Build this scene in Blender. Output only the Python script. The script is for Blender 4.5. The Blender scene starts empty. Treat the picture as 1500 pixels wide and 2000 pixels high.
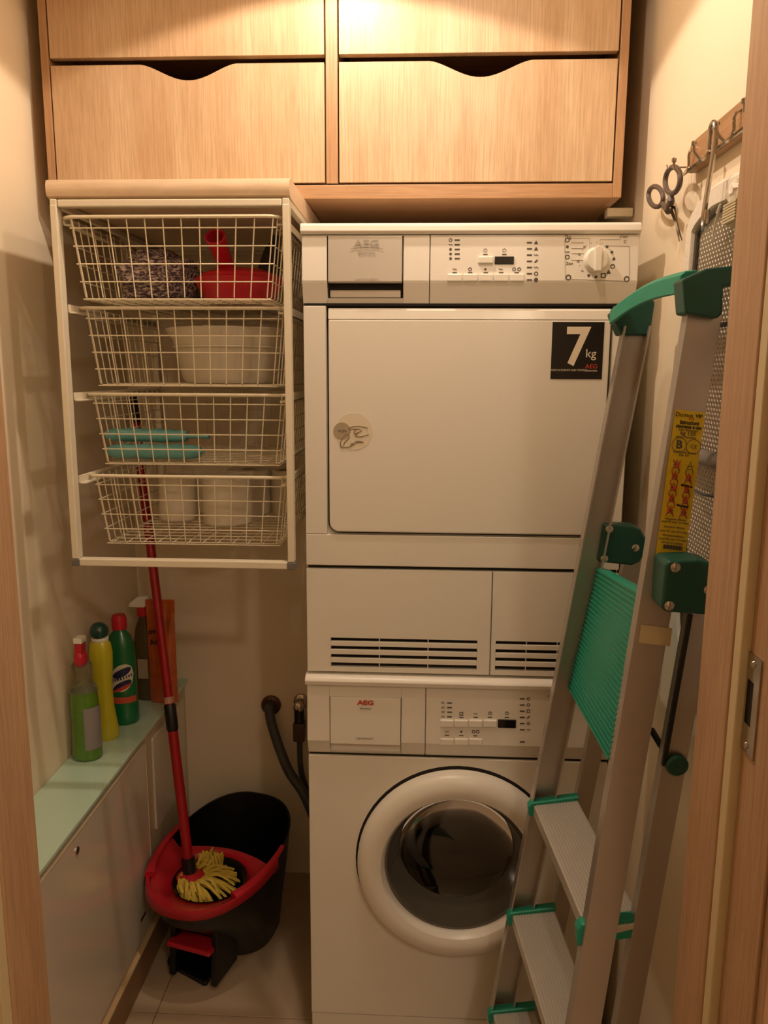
import bpy, bmesh, math, random
from mathutils import Vector, Matrix
R=math.radians; PI=math.pi
random.seed(4)
SC=bpy.context.scene; COL=SC.collection

# ---------------- camera ----------------
CP=Vector((.2196,-1.4761,1.438)); YAW,PITCH,ROLL,FP=-.0472,.1744,.0055,1545.2
_F=Vector((math.sin(YAW)*math.cos(PITCH),math.cos(YAW)*math.cos(PITCH),-math.sin(PITCH)))
_r=Vector((math.cos(YAW),-math.sin(YAW),0)); _u=_r.cross(_F)
_R=_r*math.cos(ROLL)+_u*math.sin(ROLL); _U=-_r*math.sin(ROLL)+_u*math.cos(ROLL)
cd=bpy.data.cameras.new('camera'); cam=bpy.data.objects.new('camera',cd); COL.objects.link(cam)
cd.sensor_fit='VERTICAL'; cd.sensor_height=36; cd.lens=FP/2000*36; cd.clip_start=.02; cd.clip_end=30
M=Matrix((( _R.x,_U.x,-_F.x,CP.x),(_R.y,_U.y,-_F.y,CP.y),(_R.z,_U.z,-_F.z,CP.z),(0,0,0,1)))
cam.matrix_world=M; SC.camera=cam
def at(px,py,x=None,y=None,z=None):
    "real-world point on the plane x=, y= or z= that the surveyed photo point lies on"
    D=_R*((px-750)/FP)-_U*((py-1000)/FP)+_F
    t=(x-CP.x)/D.x if x is not None else (y-CP.y)/D.y if y is not None else (z-CP.z)/D.z
    return CP+D*t

# ---------------- world, lights, exposure ----------------
SC.view_settings.view_transform='Standard'; SC.view_settings.look='None'
SC.view_settings.gamma=1; SC.view_settings.use_curve_mapping=False
SC.view_settings.exposure=0.0
W=bpy.data.worlds.new('world'); SC.world=W; W.use_nodes=True
W.node_tree.nodes['Background'].inputs[0].default_value=(1,.72,.42,1)
W.node_tree.nodes['Background'].inputs[1].default_value=.02
LX,LY,CEIL=.06,-.16,2.27
def lamp(name,kind,loc,energy,color,**k):
    l=bpy.data.lights.new(name,kind); l.energy=energy; l.color=color
    o=bpy.data.objects.new(name,l); COL.objects.link(o); o.location=loc
    for a,b in k.items(): setattr(l,a,b)
    return o
LC=(1,.80,.62)
lamp('downlight_lamp','SPOT',(LX,LY,CEIL-.012),16.0,LC,spot_size=R(137.5),spot_blend=.07,shadow_soft_size=.018)
BX,BY=.28,-.44
lamp('second_lamp','SPOT',(BX,BY,CEIL-.03),7.0,LC,spot_size=R(172),spot_blend=.1,shadow_soft_size=.022)
lamp('hall_lamp','POINT',(.86,-2.3,2.40),19,LC,shadow_soft_size=.045)
SC.cycles.max_bounces=8; SC.cycles.diffuse_bounces=4; SC.cycles.glossy_bounces=4
SC.cycles.transmission_bounces=8; SC.cycles.transparent_max_bounces=12
SC.cycles.use_denoising=True; SC.cycles.sample_clamp_indirect=4

# ---------------- materials ----------------
def srgb(c):
    if isinstance(c,str): c=[int(c[i:i+2],16)/255 for i in (0,2,4)]
    return tuple((x/12.92 if x<=.04045 else ((x+.055)/1.055)**2.4) for x in c)+(1,)
def mat(name,col,rough=.5,metal=0,bump=0,scale=60,var=.04,spec=.5,coat=0,**inp):
    m=bpy.data.materials.new(name); m.use_nodes=True; nt=m.node_tree; b=nt.nodes['Principled BSDF']
    c=srgb(col)
    tc=nt.nodes.new('ShaderNodeTexCoord'); n=nt.nodes.new('ShaderNodeTexNoise'); n.inputs['Scale'].default_value=scale
    n.inputs['Detail'].default_value=4; nt.links.new(tc.outputs['Object'],n.inputs['Vector'])
    mx=nt.nodes.new('ShaderNodeMix'); mx.data_type='RGBA'
    mx.inputs[6].default_value=tuple(v*(1-var) for v in c[:3])+(1,); mx.inputs[7].default_value=tuple(min(1,v*(1+var)) for v in c[:3])+(1,)
    nt.links.new(n.outputs['Fac'],mx.inputs[0]); nt.links.new(mx.outputs[2],b.inputs['Base Color'])
    b.inputs['Roughness'].default_value=rough; b.inputs['Metallic'].default_value=metal
    b.inputs['Specular IOR Level'].default_value=spec; b.inputs['Coat Weight'].default_value=coat
    for k,v in inp.items(): b.inputs[k.replace('_',' ')].default_value=v
    if bump:
        bp=nt.nodes.new('ShaderNodeBump'); bp.inputs['Strength'].default_value=bump; bp.inputs['Distance'].default_value=.002
        nt.links.new(n.outputs['Fac'],bp.inputs['Height']); nt.links.new(bp.outputs[0],b.inputs['Normal'])
    return m
def wood(name,c1,c2,c3,axis='z',rough=.42,fine=1.0,coat=0):
    m=bpy.data.materials.new(name); m.use_nodes=True; nt=m.node_tree; b=nt.nodes['Principled BSDF']
    tc=nt.nodes.new('ShaderNodeTexCoord')
    def noise(s_long,s_cross,detail=5,dist=0):
        mp=nt.nodes.new('ShaderNodeMapping'); s=[s_cross]*3; s['xyz'.index(axis)]=s_long; mp.inputs['Scale'].default_value=s
        n=nt.nodes.new('ShaderNodeTexNoise'); n.inputs['Scale'].default_value=1; n.inputs['Detail'].default_value=detail
        n.inputs['Distortion'].default_value=dist
        nt.links.new(tc.outputs['Object'],mp.inputs[0]); nt.links.new(mp.outputs[0],n.inputs['Vector']); return n
    a=noise(1.6,18,3,.4); f=noise(9,330*fine,4); g=noise(28,150*fine,5)
    ra=nt.nodes.new('ShaderNodeValToRGB'); ra.color_ramp.elements[0].position=.34; ra.color_ramp.elements[1].position=.66
    ra.color_ramp.elements[0].color=srgb(c1); ra.color_ramp.elements[1].color=srgb(c2); nt.links.new(a.outputs['Fac'],ra.inputs[0])
    rf=nt.nodes.new('ShaderNodeValToRGB'); rf.color_ramp.elements[0].position=.42; rf.color_ramp.elements[1].position=.62
    rf.color_ramp.elements[0].color=(0,0,0,1); rf.color_ramp.elements[1].color=(.55,.55,.55,1); nt.links.new(f.outputs['Fac'],rf.inputs[0])
    mx=nt.nodes.new('ShaderNodeMix'); mx.data_type='RGBA'; mx.inputs[7].default_value=srgb(c3)
    nt.links.new(rf.outputs[0],mx.inputs[0]); nt.links.new(ra.outputs[0],mx.inputs[6])
    m2=nt.nodes.new('ShaderNodeMix'); m2.data_type='RGBA'; m2.blend_type='MULTIPLY'; m2.inputs[0].default_value=.22
    nt.links.new(mx.outputs[2],m2.inputs[6]); nt.links.new(g.outputs['Fac'],m2.inputs[7])
    nt.links.new(m2.outputs[2],b.inputs['Base Color'])
    b.inputs['Roughness'].default_value=rough; b.inputs['Coat Weight'].default_value=coat
    bp=nt.nodes.new('ShaderNodeBump'); bp.inputs['Strength'].default_value=.12; bp.inputs['Distance'].default_value=.0006
    nt.links.new(f.outputs['Fac'],bp.inputs['Height']); nt.links.new(bp.outputs[0],b.inputs['Normal'])
    return m
def glass(name,col,lo=.1,rough=.02):
    m=bpy.data.materials.new(name); m.use_nodes=True; nt=m.node_tree; nt.nodes.clear()
    o=nt.nodes.new('ShaderNodeOutputMaterial'); t=nt.nodes.new('ShaderNodeBsdfTransparent'); t.inputs[0].default_value=srgb(col)
    g=nt.nodes.new('ShaderNodeBsdfGlossy'); g.inputs['Roughness'].default_value=rough
    fr=nt.nodes.new('ShaderNodeFresnel'); fr.inputs[0].default_value=1.5
    mr=nt.nodes.new('ShaderNodeMapRange'); mr.inputs[3].default_value=lo; mr.inputs[4].default_value=1
    mx=nt.nodes.new('ShaderNodeMixShader'); nt.links.new(fr.outputs[0],mr.inputs[0]); nt.links.new(mr.outputs[0],mx.inputs[0])
    nt.links.new(t.outputs[0],mx.inputs[1]); nt.links.new(g.outputs[0],mx.inputs[2]); nt.links.new(mx.outputs[0],o.inputs[0])
    return m
def clear(name,col,rough=.03,trans=.85):
    "thin clear plastic or glass: part see-through, part mirror by fresnel"
    m=bpy.data.materials.new(name); m.use_nodes=True; nt=m.node_tree; nt.nodes.clear()
    o=nt.nodes.new('ShaderNodeOutputMaterial'); t=nt.nodes.new('ShaderNodeBsdfTransparent'); t.inputs[0].default_value=srgb(col)
    p=nt.nodes.new('ShaderNodeBsdfPrincipled'); p.inputs['Base Color'].default_value=srgb(col); p.inputs['Roughness'].default_value=rough
    fr=nt.nodes.new('ShaderNodeFresnel'); fr.inputs[0].default_value=1.5
    mr=nt.nodes.new('ShaderNodeMapRange'); mr.inputs[3].default_value=1-trans; mr.inputs[4].default_value=1
    mx=nt.nodes.new('ShaderNodeMixShader'); nt.links.new(fr.outputs[0],mr.inputs[0]); nt.links.new(mr.outputs[0],mx.inputs[0])
    nt.links.new(t.outputs[0],mx.inputs[1]); nt.links.new(p.outputs[0],mx.inputs[2]); nt.links.new(mx.outputs[0],o.inputs[0])
    return m
WALL=mat('cream_wall_paint','f0e0c4',.75,bump=.12,scale=45,var=.02)
CEILM=mat('ceiling_paint','f2ecdf',.8,bump=.1,scale=50,var=.02)
OAK=wood('oak_veneer','d0ad88','dfc29e','bb9872')
OAKE=wood('oak_edge','b98f68','c49b73','a67c56')
OAKH=wood('oak_edge_horizontal','b98f68','c49b73','a67c56','x')
OAKY=wood('oak_underside','b08660','b98f69','9f7751','x',.5)
WTOP=wood('beech_worktop','efd3b2','f3dabb','e6c7a3','x',.35,fine=.6)
JAMB=wood('door_frame_oak','c79f79','d2ac86','b28a65','z',.5)
TILE=mat('floor_tile','b9a48a',.38,bump=.05,scale=9,var=.05)
GROUT=mat('tile_grout','8d7c66',.85,bump=.3,scale=200)
ENAM=mat('white_enamel','e9e3d6',.22,var=.008,scale=4,coat=.3)
ENAM2=mat('white_fascia_plastic','ece6da',.33,var=.008,scale=5)
BTN=mat('button_plastic','f1ece0',.22,var=.01)
SILV=mat('silver_flap','cdc6ba',.36,metal=.35,var=.02)
GAP=mat('dark_gap','1c1712',.8)
BLK=mat('black_plastic','0d0d0e',.38,var=.2)
BLKG=mat('black_display','07080a',.08)
PRT=mat('grey_print','55504a',.6); PRL=mat('pale_print','a79f93',.6)
REDP=mat('red_print','c2402c',.5)
WIRE=mat('cream_wire','ded2b6',.35,var=.03)
POST=mat('cream_frame_steel','e3d9c2',.38,var=.02)
GREY=mat('grey_plastic','6d6a68',.45)
CHR=mat('chrome','b9b2a8',.18,metal=1,var=.05)
ALU=mat('brushed_aluminium','b9b1a8',.36,metal=.7,scale=30,var=.06); ALT=mat('ribbed_aluminium','cbc5bb',.4,metal=.35,scale=30,var=.06)
GRN=mat('green_ladder_plastic','1c9277',.42,bump=.08,scale=90,var=.09)
GRD=mat('dark_green_plastic','0c4d40',.42,bump=.06,scale=90,var=.1)
RED=mat('red_plastic','c01f30',.33,var=.05)
REDD=mat('deep_red_pole','a3101d',.25,var=.08)
YEL=mat('yellow_label','e2c316',.4,var=.03)
CLOTH=mat('white_board_cover','e8dfd0',.9,bump=.5,scale=120,var=.04)
MESH=mat('grey_steel_mesh','d2c7b8',.5)
GLED=mat('green_glass_ledge','c6e2cc',.12,var=.02,coat=.6)
LAM=mat('white_laminate','ddd3c2',.13,var=.01,coat=.5)
SKT=mat('skirting_wood','8a6a4c',.4); SKT2=mat('skirting_top','d2b68a',.4)
RUB=mat('pale_rubber_seal','d9c69c',.6)
HOSE=mat('grey_hose','464a4b',.5)
LENS=bpy.data.materials.new('lamp_lens'); LENS.use_nodes=True
LENS.node_tree.nodes['Principled BSDF'].inputs['Emission Color'].default_value=(1,.8,.55,1)
LENS.node_tree.nodes['Principled BSDF'].inputs['Emission Strength'].default_value=12

# ---------------- helpers ----------------
def NB(): return bmesh.new()
def box(bm,x0,x1,y0,y1,z0,z1):
    v=[bm.verts.new((x,y,z)) for x in (x0,x1) for y in (y0,y1) for z in (z0,z1)]
    for f in ((0,1,3,2),(4,6,7,5),(0,4,5,1),(2,3,7,6),(0,2,6,4),(1,5,7,3)): bm.faces.new([v[i] for i in f])
    return bm
def hexa(bm,p):
    "eight corners: 0-3 one ring, 4-7 the facing ring"
    v=[bm.verts.new(q) for q in p]
    for f in ((0,1,2,3),(7,6,5,4),(0,4,5,1),(1,5,6,2),(2,6,7,3),(3,7,4,0)): bm.faces.new([v[i] for i in f])
    return bm
def beam(bm,a,b,wx,wy):
    "bar from a to b; wx = width along x, wy = along y, ends horizontal"
    a=Vector(a);b=Vector(b);q=[]
    for c in (a,b): q+=[c+Vector((sx*wx/2,sy*wy/2,0)) for sx,sy in((-1,-1),(1,-1),(1,1),(-1,1))]
    return hexa(bm,q)
def tube(bm,pts,r,seg=8,closed=False,cap=True,flat=1.0):
    pts=[Vector(p) for p in pts]; n=len(pts); rs=r if isinstance(r,(list,tuple)) else [r]*n; rings=[]; up=None
    for i,p in enumerate(pts):
        if closed: t=pts[(i+1)%n]-pts[i-1]
        else: t=pts[min(i+1,n-1)]-pts[max(i-1,0)]
        if t.length<1e-9: t=Vector((0,0,1))
        t.normalize()
        if up is None: up=Vector((0,0,1)) if abs(t.z)<.9 else Vector((1,0,0))
        s=t.cross(up)
        if s.length<1e-6: s=t.cross(Vector((0,1,0)))
        s.normalize(); up=s.cross(t).normalized()
        rings.append([bm.verts.new(p+(s*math.cos(2*PI*k/seg)+up*math.sin(2*PI*k/seg)*flat)*rs[i]) for k in range(seg)])
    for i in range(n if closed else n-1):
        A,B=rings[i],rings[(i+1)%n]
        for k in range(seg): bm.faces.new((A[k],A[(k+1)%seg],B[(k+1)%seg],B[k]))
    if cap and not closed: bm.faces.new(rings[0][::-1]); bm.faces.new(rings[-1])
    return bm
def arc(pts,steps=6):
    "smooth (Catmull-Rom) path through points"
    P=[Vector(p) for p in pts]; out=[]
    for i in range(len(P)-1):
        a,b,c,d=P[max(i-1,0)],P[i],P[i+1],P[min(i+2,len(P)-1)]
        for k in range(steps):
            t=k/steps; out.append(.5*((2*b)+(c-a)*t+(2*a-5*b+4*c-d)*t*t+(3*b-a-3*c+d)*t**3))
    return out+[P[-1]]
def lathe(bm,prof,c,axis='z',seg=32,sx=1,sy=1,cap=True,ang=0,closed=False):
    "prof = (radius, height) pairs; axis z up, or y = height towards the room (-y)"
    c=Vector(c); rings=[]
    for r,h in prof:
        ring=[]
        for k in range(seg):
            a=2*PI*k/seg+ang; u,v=r*math.cos(a)*sx,r*math.sin(a)*sy
            ring.append(bm.verts.new(c+(Vector((u,v,h)) if axis=='z' else Vector((u,-h,v)) if axis=='y' else Vector((-h,u,v)))))
        rings.append(ring)
    for A,B in zip(rings,rings[1:]):
        for k in range(seg): bm.faces.new((A[k],A[(k+1)%seg],B[(k+1)%seg],B[k]))
    if closed:
        A,B=rings[-1],rings[0]
        for k in range(seg): bm.faces.new((A[k],A[(k+1)%seg],B[(k+1)%seg],B[k]))
    elif cap:
        if prof[0][0]>1e-5: bm.faces.new(rings[0][::-1])
        if prof[-1][0]>1e-5: bm.faces.new(rings[-1])
    return bm
def prism(bm,poly,y0,y1,plane='xz'):
    "extrude a 2-D outline: plane xz along y, yz along x, xy along z"
    f={'xz':lambda a,b,t:(a,t,b),'yz':lambda a,b,t:(t,a,b),'xy':lambda a,b,t:(a,b,t)}[plane]
    A=[bm.verts.new(f(a,b,y0)) for a,b in poly]; B=[bm.verts.new(f(a,b,y1)) for a,b in poly]; n=len(poly)
    for i in range(n): bm.faces.new((A[i],A[(i+1)%n],B[(i+1)%n],B[i]))
    bm.faces.new(A[::-1]); bm.faces.new(B); return bm
def rrect(x0,x1,z0,z1,r,n=6,corners=(1,1,1,1)):
    "rounded rectangle; corners = lower-left, lower-right, upper-right, upper-left"
    out=[]
    for (cx,cz,a0,on) in ((x0+r,z0+r,180,corners[0]),(x1-r,z0+r,270,corners[1]),(x1-r,z1-r,0,corners[2]),(x0+r,z1-r,90,corners[3])):
        if on: out+=[(cx+r*math.cos(R(a0+90*k/n)),cz+r*math.sin(R(a0+90*k/n))) for k in range(n+1)]
        else: out.append((cx+(r if a0 in(270,0) else -r),cz+(r if a0 in(0,90) else -r)))
    return out
def put(name,bm,m,parent=None,bevel=0,smooth=False,base=None,kind=None,label=None,seg=2):
    b=base if base is not None else (Vector(parent['_b']) if parent is not None and '_b' in parent else Vector((0,0,0)))
    bmesh.ops.translate(bm,verts=bm.verts,vec=-Vector(b)); bmesh.ops.recalc_face_normals(bm,faces=bm.faces)
    me=bpy.data.meshes.new(name); bm.to_mesh(me); bm.free(); o=bpy.data.objects.new(name,me); COL.objects.link(o)
    me.materials.append(m)
    if smooth:
        me.polygons.foreach_set('use_smooth',[True]*len(me.polygons))
        try: me.set_sharp_from_angle(angle=R(35))
        except Exception: pass
    if parent is not None: o.parent=parent
    else: o.location=b
    if '_b' not in o: o['_b']=list(b)
    if bevel:
        md=o.modifiers.new('edge','BEVEL'); md.width=bevel; md.segments=seg; md.limit_method='ANGLE'; md.angle_limit=R(40)
        md.harden_normals=False
    if kind: o['kind']=kind
    if label: o['label']=label
    return o
def thing(name,loc,label,cat,group=None,kind=None):
    o=bpy.data.objects.new(name,None); COL.objects.link(o); o.location=loc; o['_b']=list(loc); o.empty_display_size=.05
    if label: o['label']=label
    if cat: o['category']=cat
    if group: o['group']=group
    if kind: o['kind']=kind
    return o
def tag(o,label,cat,group=None):
    o['label']=label; o['category']=cat
    if group: o['group']=group
    return o
def text0(name,s,size,pos,m,parent,rot=(PI/2,0,0),align='CENTER',off=0,sx=1,mw=None,shear=0):
    c=bpy.data.curves.new(name,'FONT'); c.body=s; c.size=size; c.align_x=align; c.align_y='CENTER'; c.extrude=.0002; c.offset=off
    c.resolution_u=3; c.shear=shear; c.materials.append(m)
    o=bpy.data.objects.new(name,c); COL.objects.link(o); o.parent=parent
    b=Vector(parent['_b']); T=Matrix.Translation(Vector(pos)-b)
    Rm=mw if mw is not None else (Matrix.Rotation(rot[2],4,'Z')@Matrix.Rotation(rot[1],4,'Y')@Matrix.Rotation(rot[0],4,'X'))
    o.matrix_local=T@Rm@Matrix.Diagonal((sx,1,1,1)); o['_b']=list(b)
    return o

def text(*a,**k):
    o=text0(*a,**k); dg=bpy.context.evaluated_depsgraph_get(); me=bpy.data.meshes.new_from_object(o.evaluated_get(dg))
    n=bpy.data.objects.new(o.name.split('.')[0],me); COL.objects.link(n); n.parent=o.parent; n.matrix_local=o.matrix_local; n['_b']=o['_b']
    c=o.data; bpy.data.objects.remove(o); bpy.data.curves.remove(c); return n
def plate_hole(bm,x0,x1,z0,z1,cx,cz,r,yf,yb,n=64):
    out=[];inn=[]
    for k in range(n):
        a=2*PI*k/n; c_,s_=math.cos(a),math.sin(a)
        t=min(((x1-cx)/c_ if c_>1e-9 else 1e9),((x0-cx)/c_ if c_<-1e-9 else 1e9),((z1-cz)/s_ if s_>1e-9 else 1e9),((z0-cz)/s_ if s_<-1e-9 else 1e9))
        out.append((cx+c_*t,cz+s_*t)); inn.append((cx+c_*r,cz+s_*r))
    # snap nearest points to the corners
    for X,Z in ((x0,z0),(x0,z1),(x1,z0),(x1,z1)):
        i=min(range(n),key=lambda i:(out[i][0]-X)**2+(out[i][1]-Z)**2); out[i]=(X,Z)
    R4=[[bm.verts.new((p[0],y,p[1])) for p in L] for L,y in ((out,yf),(inn,yf),(inn,yb),(out,yb))]
    for A,B in ((0,1),(1,2),(2,3),(3,0)):
        for k in range(n): bm.faces.new((R4[A][k],R4[A][(k+1)%n],R4[B][(k+1)%n],R4[B][k]))
    return bm

# ================= ROOM =================
XL,XR,YB,YD=-.557,.645,.60,-.60
def struct(name,bm,m,**k): return put(name,bm,m,kind='structure',**k)
HX0,HX1,HY0=-1.3,1.7,-3.1
struct('wall_left',box(NB(),XL-.1,XL,YD-.001,YB,0,CEIL+.05),WALL)
struct('wall_right',box(NB(),XR,XR+.1,YD-.001,YB,0,CEIL+.05),WALL)
struct('wall_back',box(NB(),XL-.1,XR+.1,YB,YB+.1,0,CEIL+.05),WALL)
struct('ceiling',box(NB(),XL-.1,XR+.1,YD-.001,YB+.1,CEIL,CEIL+.1),CEILM)
# wall round the door and the hall behind the camera
JL,JR,JF=-.257,.545,-.76
fw=NB(); box(fw,HX0,JL-.03,JF+.005,YD-.001,0,2.5); box(fw,JR+.045,HX1,JF+.005,YD-.001,0,2.5); box(fw,JL-.03,JR+.045,JF+.005,YD-.001,2.06,2.5)
struct('wall_front',fw,WALL)
struct('wall_hall_left',box(NB(),HX0-.1,HX0,HY0,YD-.001,0,2.5),WALL)
struct('wall_hall_right',box(NB(),HX1,HX1+.1,HY0,YD-.001,0,2.5),WALL)
struct('wall_hall_back',box(NB(),HX0-.1,HX1+.1,HY0-.1,HY0,0,2.5),WALL)
struct('ceiling_hall',box(NB(),HX0-.1,HX1+.1,HY0-.1,YD-.001,2.5,2.6),CEILM)
fl=struct('floor',box(NB(),HX0-.1,HX1+.1,HY0-.1,YB+.1,-.05,-.003),GROUT)
TS=.448; tme=None
for i in range(-3,5):
    for j in range(-7,3):
        x0=-.365+i*.45; y0=.075+j*.45
        xa,xb=max(x0,HX0),min(x0+TS,HX1); ya,yb=max(y0,HY0),min(y0+TS,YB)
        if xb-xa<.02 or yb-ya<.02: continue
        put('tile',box(NB(),xa,xb,ya,yb,-.003,0),TILE,parent=fl,bevel=.0008,seg=1)
# door frame
d=thing('door_1',(.14,-.7,0),None,None,kind='structure')
for s,xj in ((-1,JL),(1,JR)):
    f=lambda a:xj+s*a
    def bx2(a0,a1,y0,y1,z0=0,z1=2.04):
        a,b=sorted((f(a0),f(a1))); return box(NB(),a,b,y0,y1,z0,z1)
    put('jamb',bx2(0,.03,-.672,YD+.012),JAMB,d,bevel=.002)
    put('rebate',bx2(.012,.03,-.76,-.690),JAMB,d,bevel=.001)
    put('rubber_seal',bx2(.002,.03,-.690,-.672),RUB,d,bevel=.0015,label='pale rubber seal strip')
    put('casing',bx2(.018,.095,-.778,-.76,0,2.11),JAMB,d,bevel=.003)
    put('inner_casing',bx2(.0301,.042,YD,YD+.012),JAMB,d,bevel=.002)
put('head',box(NB(),JL-.03,JR+.03,-.76,YD+.012,2.04,2.06),JAMB,d)
# strike plate in the right jamb
xs=JR+.012
p0=at(1463,1268,x=xs); p1=at(1492,1283,x=xs); p2=at(1447,1448,x=xs); 
ya,yb=sorted((p0.y,p1.y)); za,zb=p2.z-.004,p0.z
def plate_win(bm,x,ya,yb,za,zb,wy0,wy1,wz0,wz1,t=.002):
    for (a,b,c,e) in ((ya,yb,za,wz0),(ya,yb,wz1,zb),(ya,wy0,wz0,wz1),(wy1,yb,wz0,wz1)): box(bm,x-t,x,a,b,c,e)
    return bm
wy0,wy1=ya+.012,yb-.008; wz0,wz1=za+.030,zb-.028
sp=put('strike_plate',plate_win(NB(),xs,ya,yb,za,zb,wy0,wy1,wz0,wz1),CHR,d,label='brushed steel strike plate')
put('latch_hole',box(NB(),xs-.0004,xs+.001,wy0,wy1,wz0,wz1),GAP,sp)
for zz in (za+.008,zb-.010):
    put('screw',lathe(NB(),[(.0045,0),(.0035,.0016),(0,.002)],(xs-.002,(ya+yb)/2,zz),'x',12),CHR,sp,smooth=True)
# recessed ceiling lamp
dl=thing('ceiling_light',(LX,LY,CEIL),'round recessed spotlight in the ceiling before the oak drawers','lamp')
put('ring',lathe(NB(),[(.032,.001),(.032,-.006),(.05,-.006),(.052,0.001)],(LX,LY,CEIL-.001),'z',32,closed=True),CHR,dl,smooth=True)
put('lens',lathe(NB(),[(.031,0),(.031,.001)],(LX,LY,CEIL-.0025),'z',24),LENS,dl)

dl=thing('ceiling_light',(BX,BY,CEIL),'round surface spotlight in the ceiling beside the door frame','lamp')
put('housing',lathe(NB(),[(.034,0),(.034,-.020),(.030,-.020),(.030,-.004)],(BX,BY,CEIL-.001),'z',32,cap=False),CHR,dl,smooth=True)
put('lens',lathe(NB(),[(.029,0),(.029,.001)],(BX,BY,CEIL-.016),'z',24),LENS,dl)
# ---------- boxed casing on the left with glass ledge ----------
CF=-.437; ZL=.59
struct('trim_1',box(NB(),XL,CF,-.59,YB,0,ZL-.010),mat('casing_board','c9b89c',.3,coat=.3))
tag(put('glass_ledge',box(NB(),XL+.001,CF+.011,-.588,YB-.001,ZL-.010,ZL),GLED,bevel=.002,base=Vector((-.5,0,ZL-.01))),'long frosted green glass ledge carrying the cleaning bottles','ledge')
def access_panel(y0,y1,z0,z1,label,lock=True,slot=False):
    t=thing('access_panel',(CF,(y0+y1)/2,z0),label,'panel')
    put('board',prism(NB(),rrect(y0,y1,z0,z1,.008,3),CF,CF+.006,'yz'),LAM,t,bevel=.0012)
    b=NB(); tube(b,[(CF+.0062,y0+.006,z1-.001),(CF+.0062,y1-.006,z1-.001)],.0014,6)
    tube(b,[(CF+.0062,y1-.0005,z0+.006),(CF+.0062,y1-.0005,z1-.008)],.001,6)
    put('edge_strip',b,RUB,t,label='bright pale edge strip')
    if lock:
        q=at(150,1661,x=CF+.006); k=put('lock',lathe(NB(),[(.0075,-.001),(.0075,.003),(.005,.004),(0,.004)],(CF+.005,q.y,q.z),'x',16,sx=1),CHR,t,smooth=True)
        for v in k.data.vertices: v.co.x=2*(CF+.005-t['_b'][0])-v.co.x
        s=put('keyhole',box(NB(),CF+.0085,CF+.0095,q.y-.003,q.y+.003,q.z-.0035,q.z+.0035),GAP,t)
    if slot:
        q=at(280,1790,x=CF+.006)
        s=put('vent_slot',box(NB(),CF+.0055,CF+.0066,q.y-.016,q.y+.016,q.z-.004,q.z+.004),GAP,t)
    return t
access_panel(-.57,.262,.104,.565,'large glossy white access panel with a small round lock',True,True)
access_panel(.315,.565,.30,.548,'small glossy white access panel behind the mop bucket',False)
bl=struct('baseboard_left',box(NB(),CF,-.425,-.59,YB,0,.079),SKT,bevel=.001)
put('top_strip',box(NB(),CF,-.4245,-.59,YB,.0791,.085),SKT2,bl,bevel=.001,label='pale strip along the skirting top')

# ================= OAK CABINET =================
YC=.14
xl0,xl1=at(91,300,y=YC).x,at(106,300,y=YC).x
xm0,xm1=at(637,300,y=YC).x,at(660,300,y=YC).x
xr0,xr1=at(1201,300,y=YC).x,at(1218,300,y=YC).x
zb0=at(900,387,y=YC).z; zb1=at(900,357,y=YC).z
zc=at(640,352,y=YC).z
zlow=at(640,121,y=YC).z; zup=at(640,106,y=YC).z
cab=thing('drawer_cabinet',((xl0+xr1)/2,.35,zb0),'oak wall cabinet of four handleless drawers under the ceiling','cabinet')
put('side_panel',box(NB(),xl0,xl1,YC,YB-.002,zb0,CEIL-.003),OAKE,cab,bevel=.001)
put('side_panel',box(NB(),xr0,xr1,YC,YB-.002,zb0,CEIL-.003),OAKE,cab,bevel=.001)
put('divider',box(NB(),xm0,xm1,YC,YB-.02,zb1,CEIL-.003),OAKE,cab,bevel=.001)
put('bottom_panel',box(NB(),xl1+.0002,xr0-.0002,YC+.001,YB-.002,zb0,zb1-.002),OAKH,cab,bevel=.001)
put('back_panel',box(NB(),xl1,xr0,YB-.02,YB-.003,zb1,CEIL-.003),GAP,cab)
def scoop(x0,x1,z0,z1,s0,s1,dep,n=26):
    P=[(x0,z0),(x1,z0),(x1,z1)]
    for i in range(n+1):
        t=i/n; x=s1+(s0-s1)*t
        P.append((x,z1-dep*(.5-.5*math.cos(2*PI*t))**.8))
    return P+[(x0,z1)]
for (x0,x1,sa,sb,ed) in ((xl1,xm0,272,462,.0015),(xm1,xr0,838,1042,.0015)):
    s0,s1=at(sa,122,y=YC).x,at(sb,122,y=YC).x
    a,b=x0+.0025,x1-.0028
    sp_=thing('x',(0,0,0),None,None); bpy.data.objects.remove(sp_)
    dr=put('drawer',prism(NB(),scoop(a,b,zb1+.002,zlow,s0,s1,.029),YC+.001,YC+.019),OAK,cab,bevel=.0008)
    put('drawer_box',box(NB(),a+.01,b-.01,YC+.19,YB-.04,zb1+.004,zlow-.07),OAKY,dr)
    dr=put('drawer',prism(NB(),scoop(a,b,zup,CEIL-.012,s0,s1,.029),YC+.001,YC+.019),OAK,cab,bevel=.0008)
    put('drawer_box',box(NB(),a+.01,b-.01,YC+.04,YB-.04,zup+.03,CEIL-.06),OAKY,dr)
tag(put('wall_batten',box(NB(),xr1-.006,XR-.004,YC+.09,YC+.115,zb0-.018,zb0-.001),POST,bevel=.002,base=Vector((XR,YC+.1,zb0-.02))),'short cream batten under the right end of the oak cabinet','batten')

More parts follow.
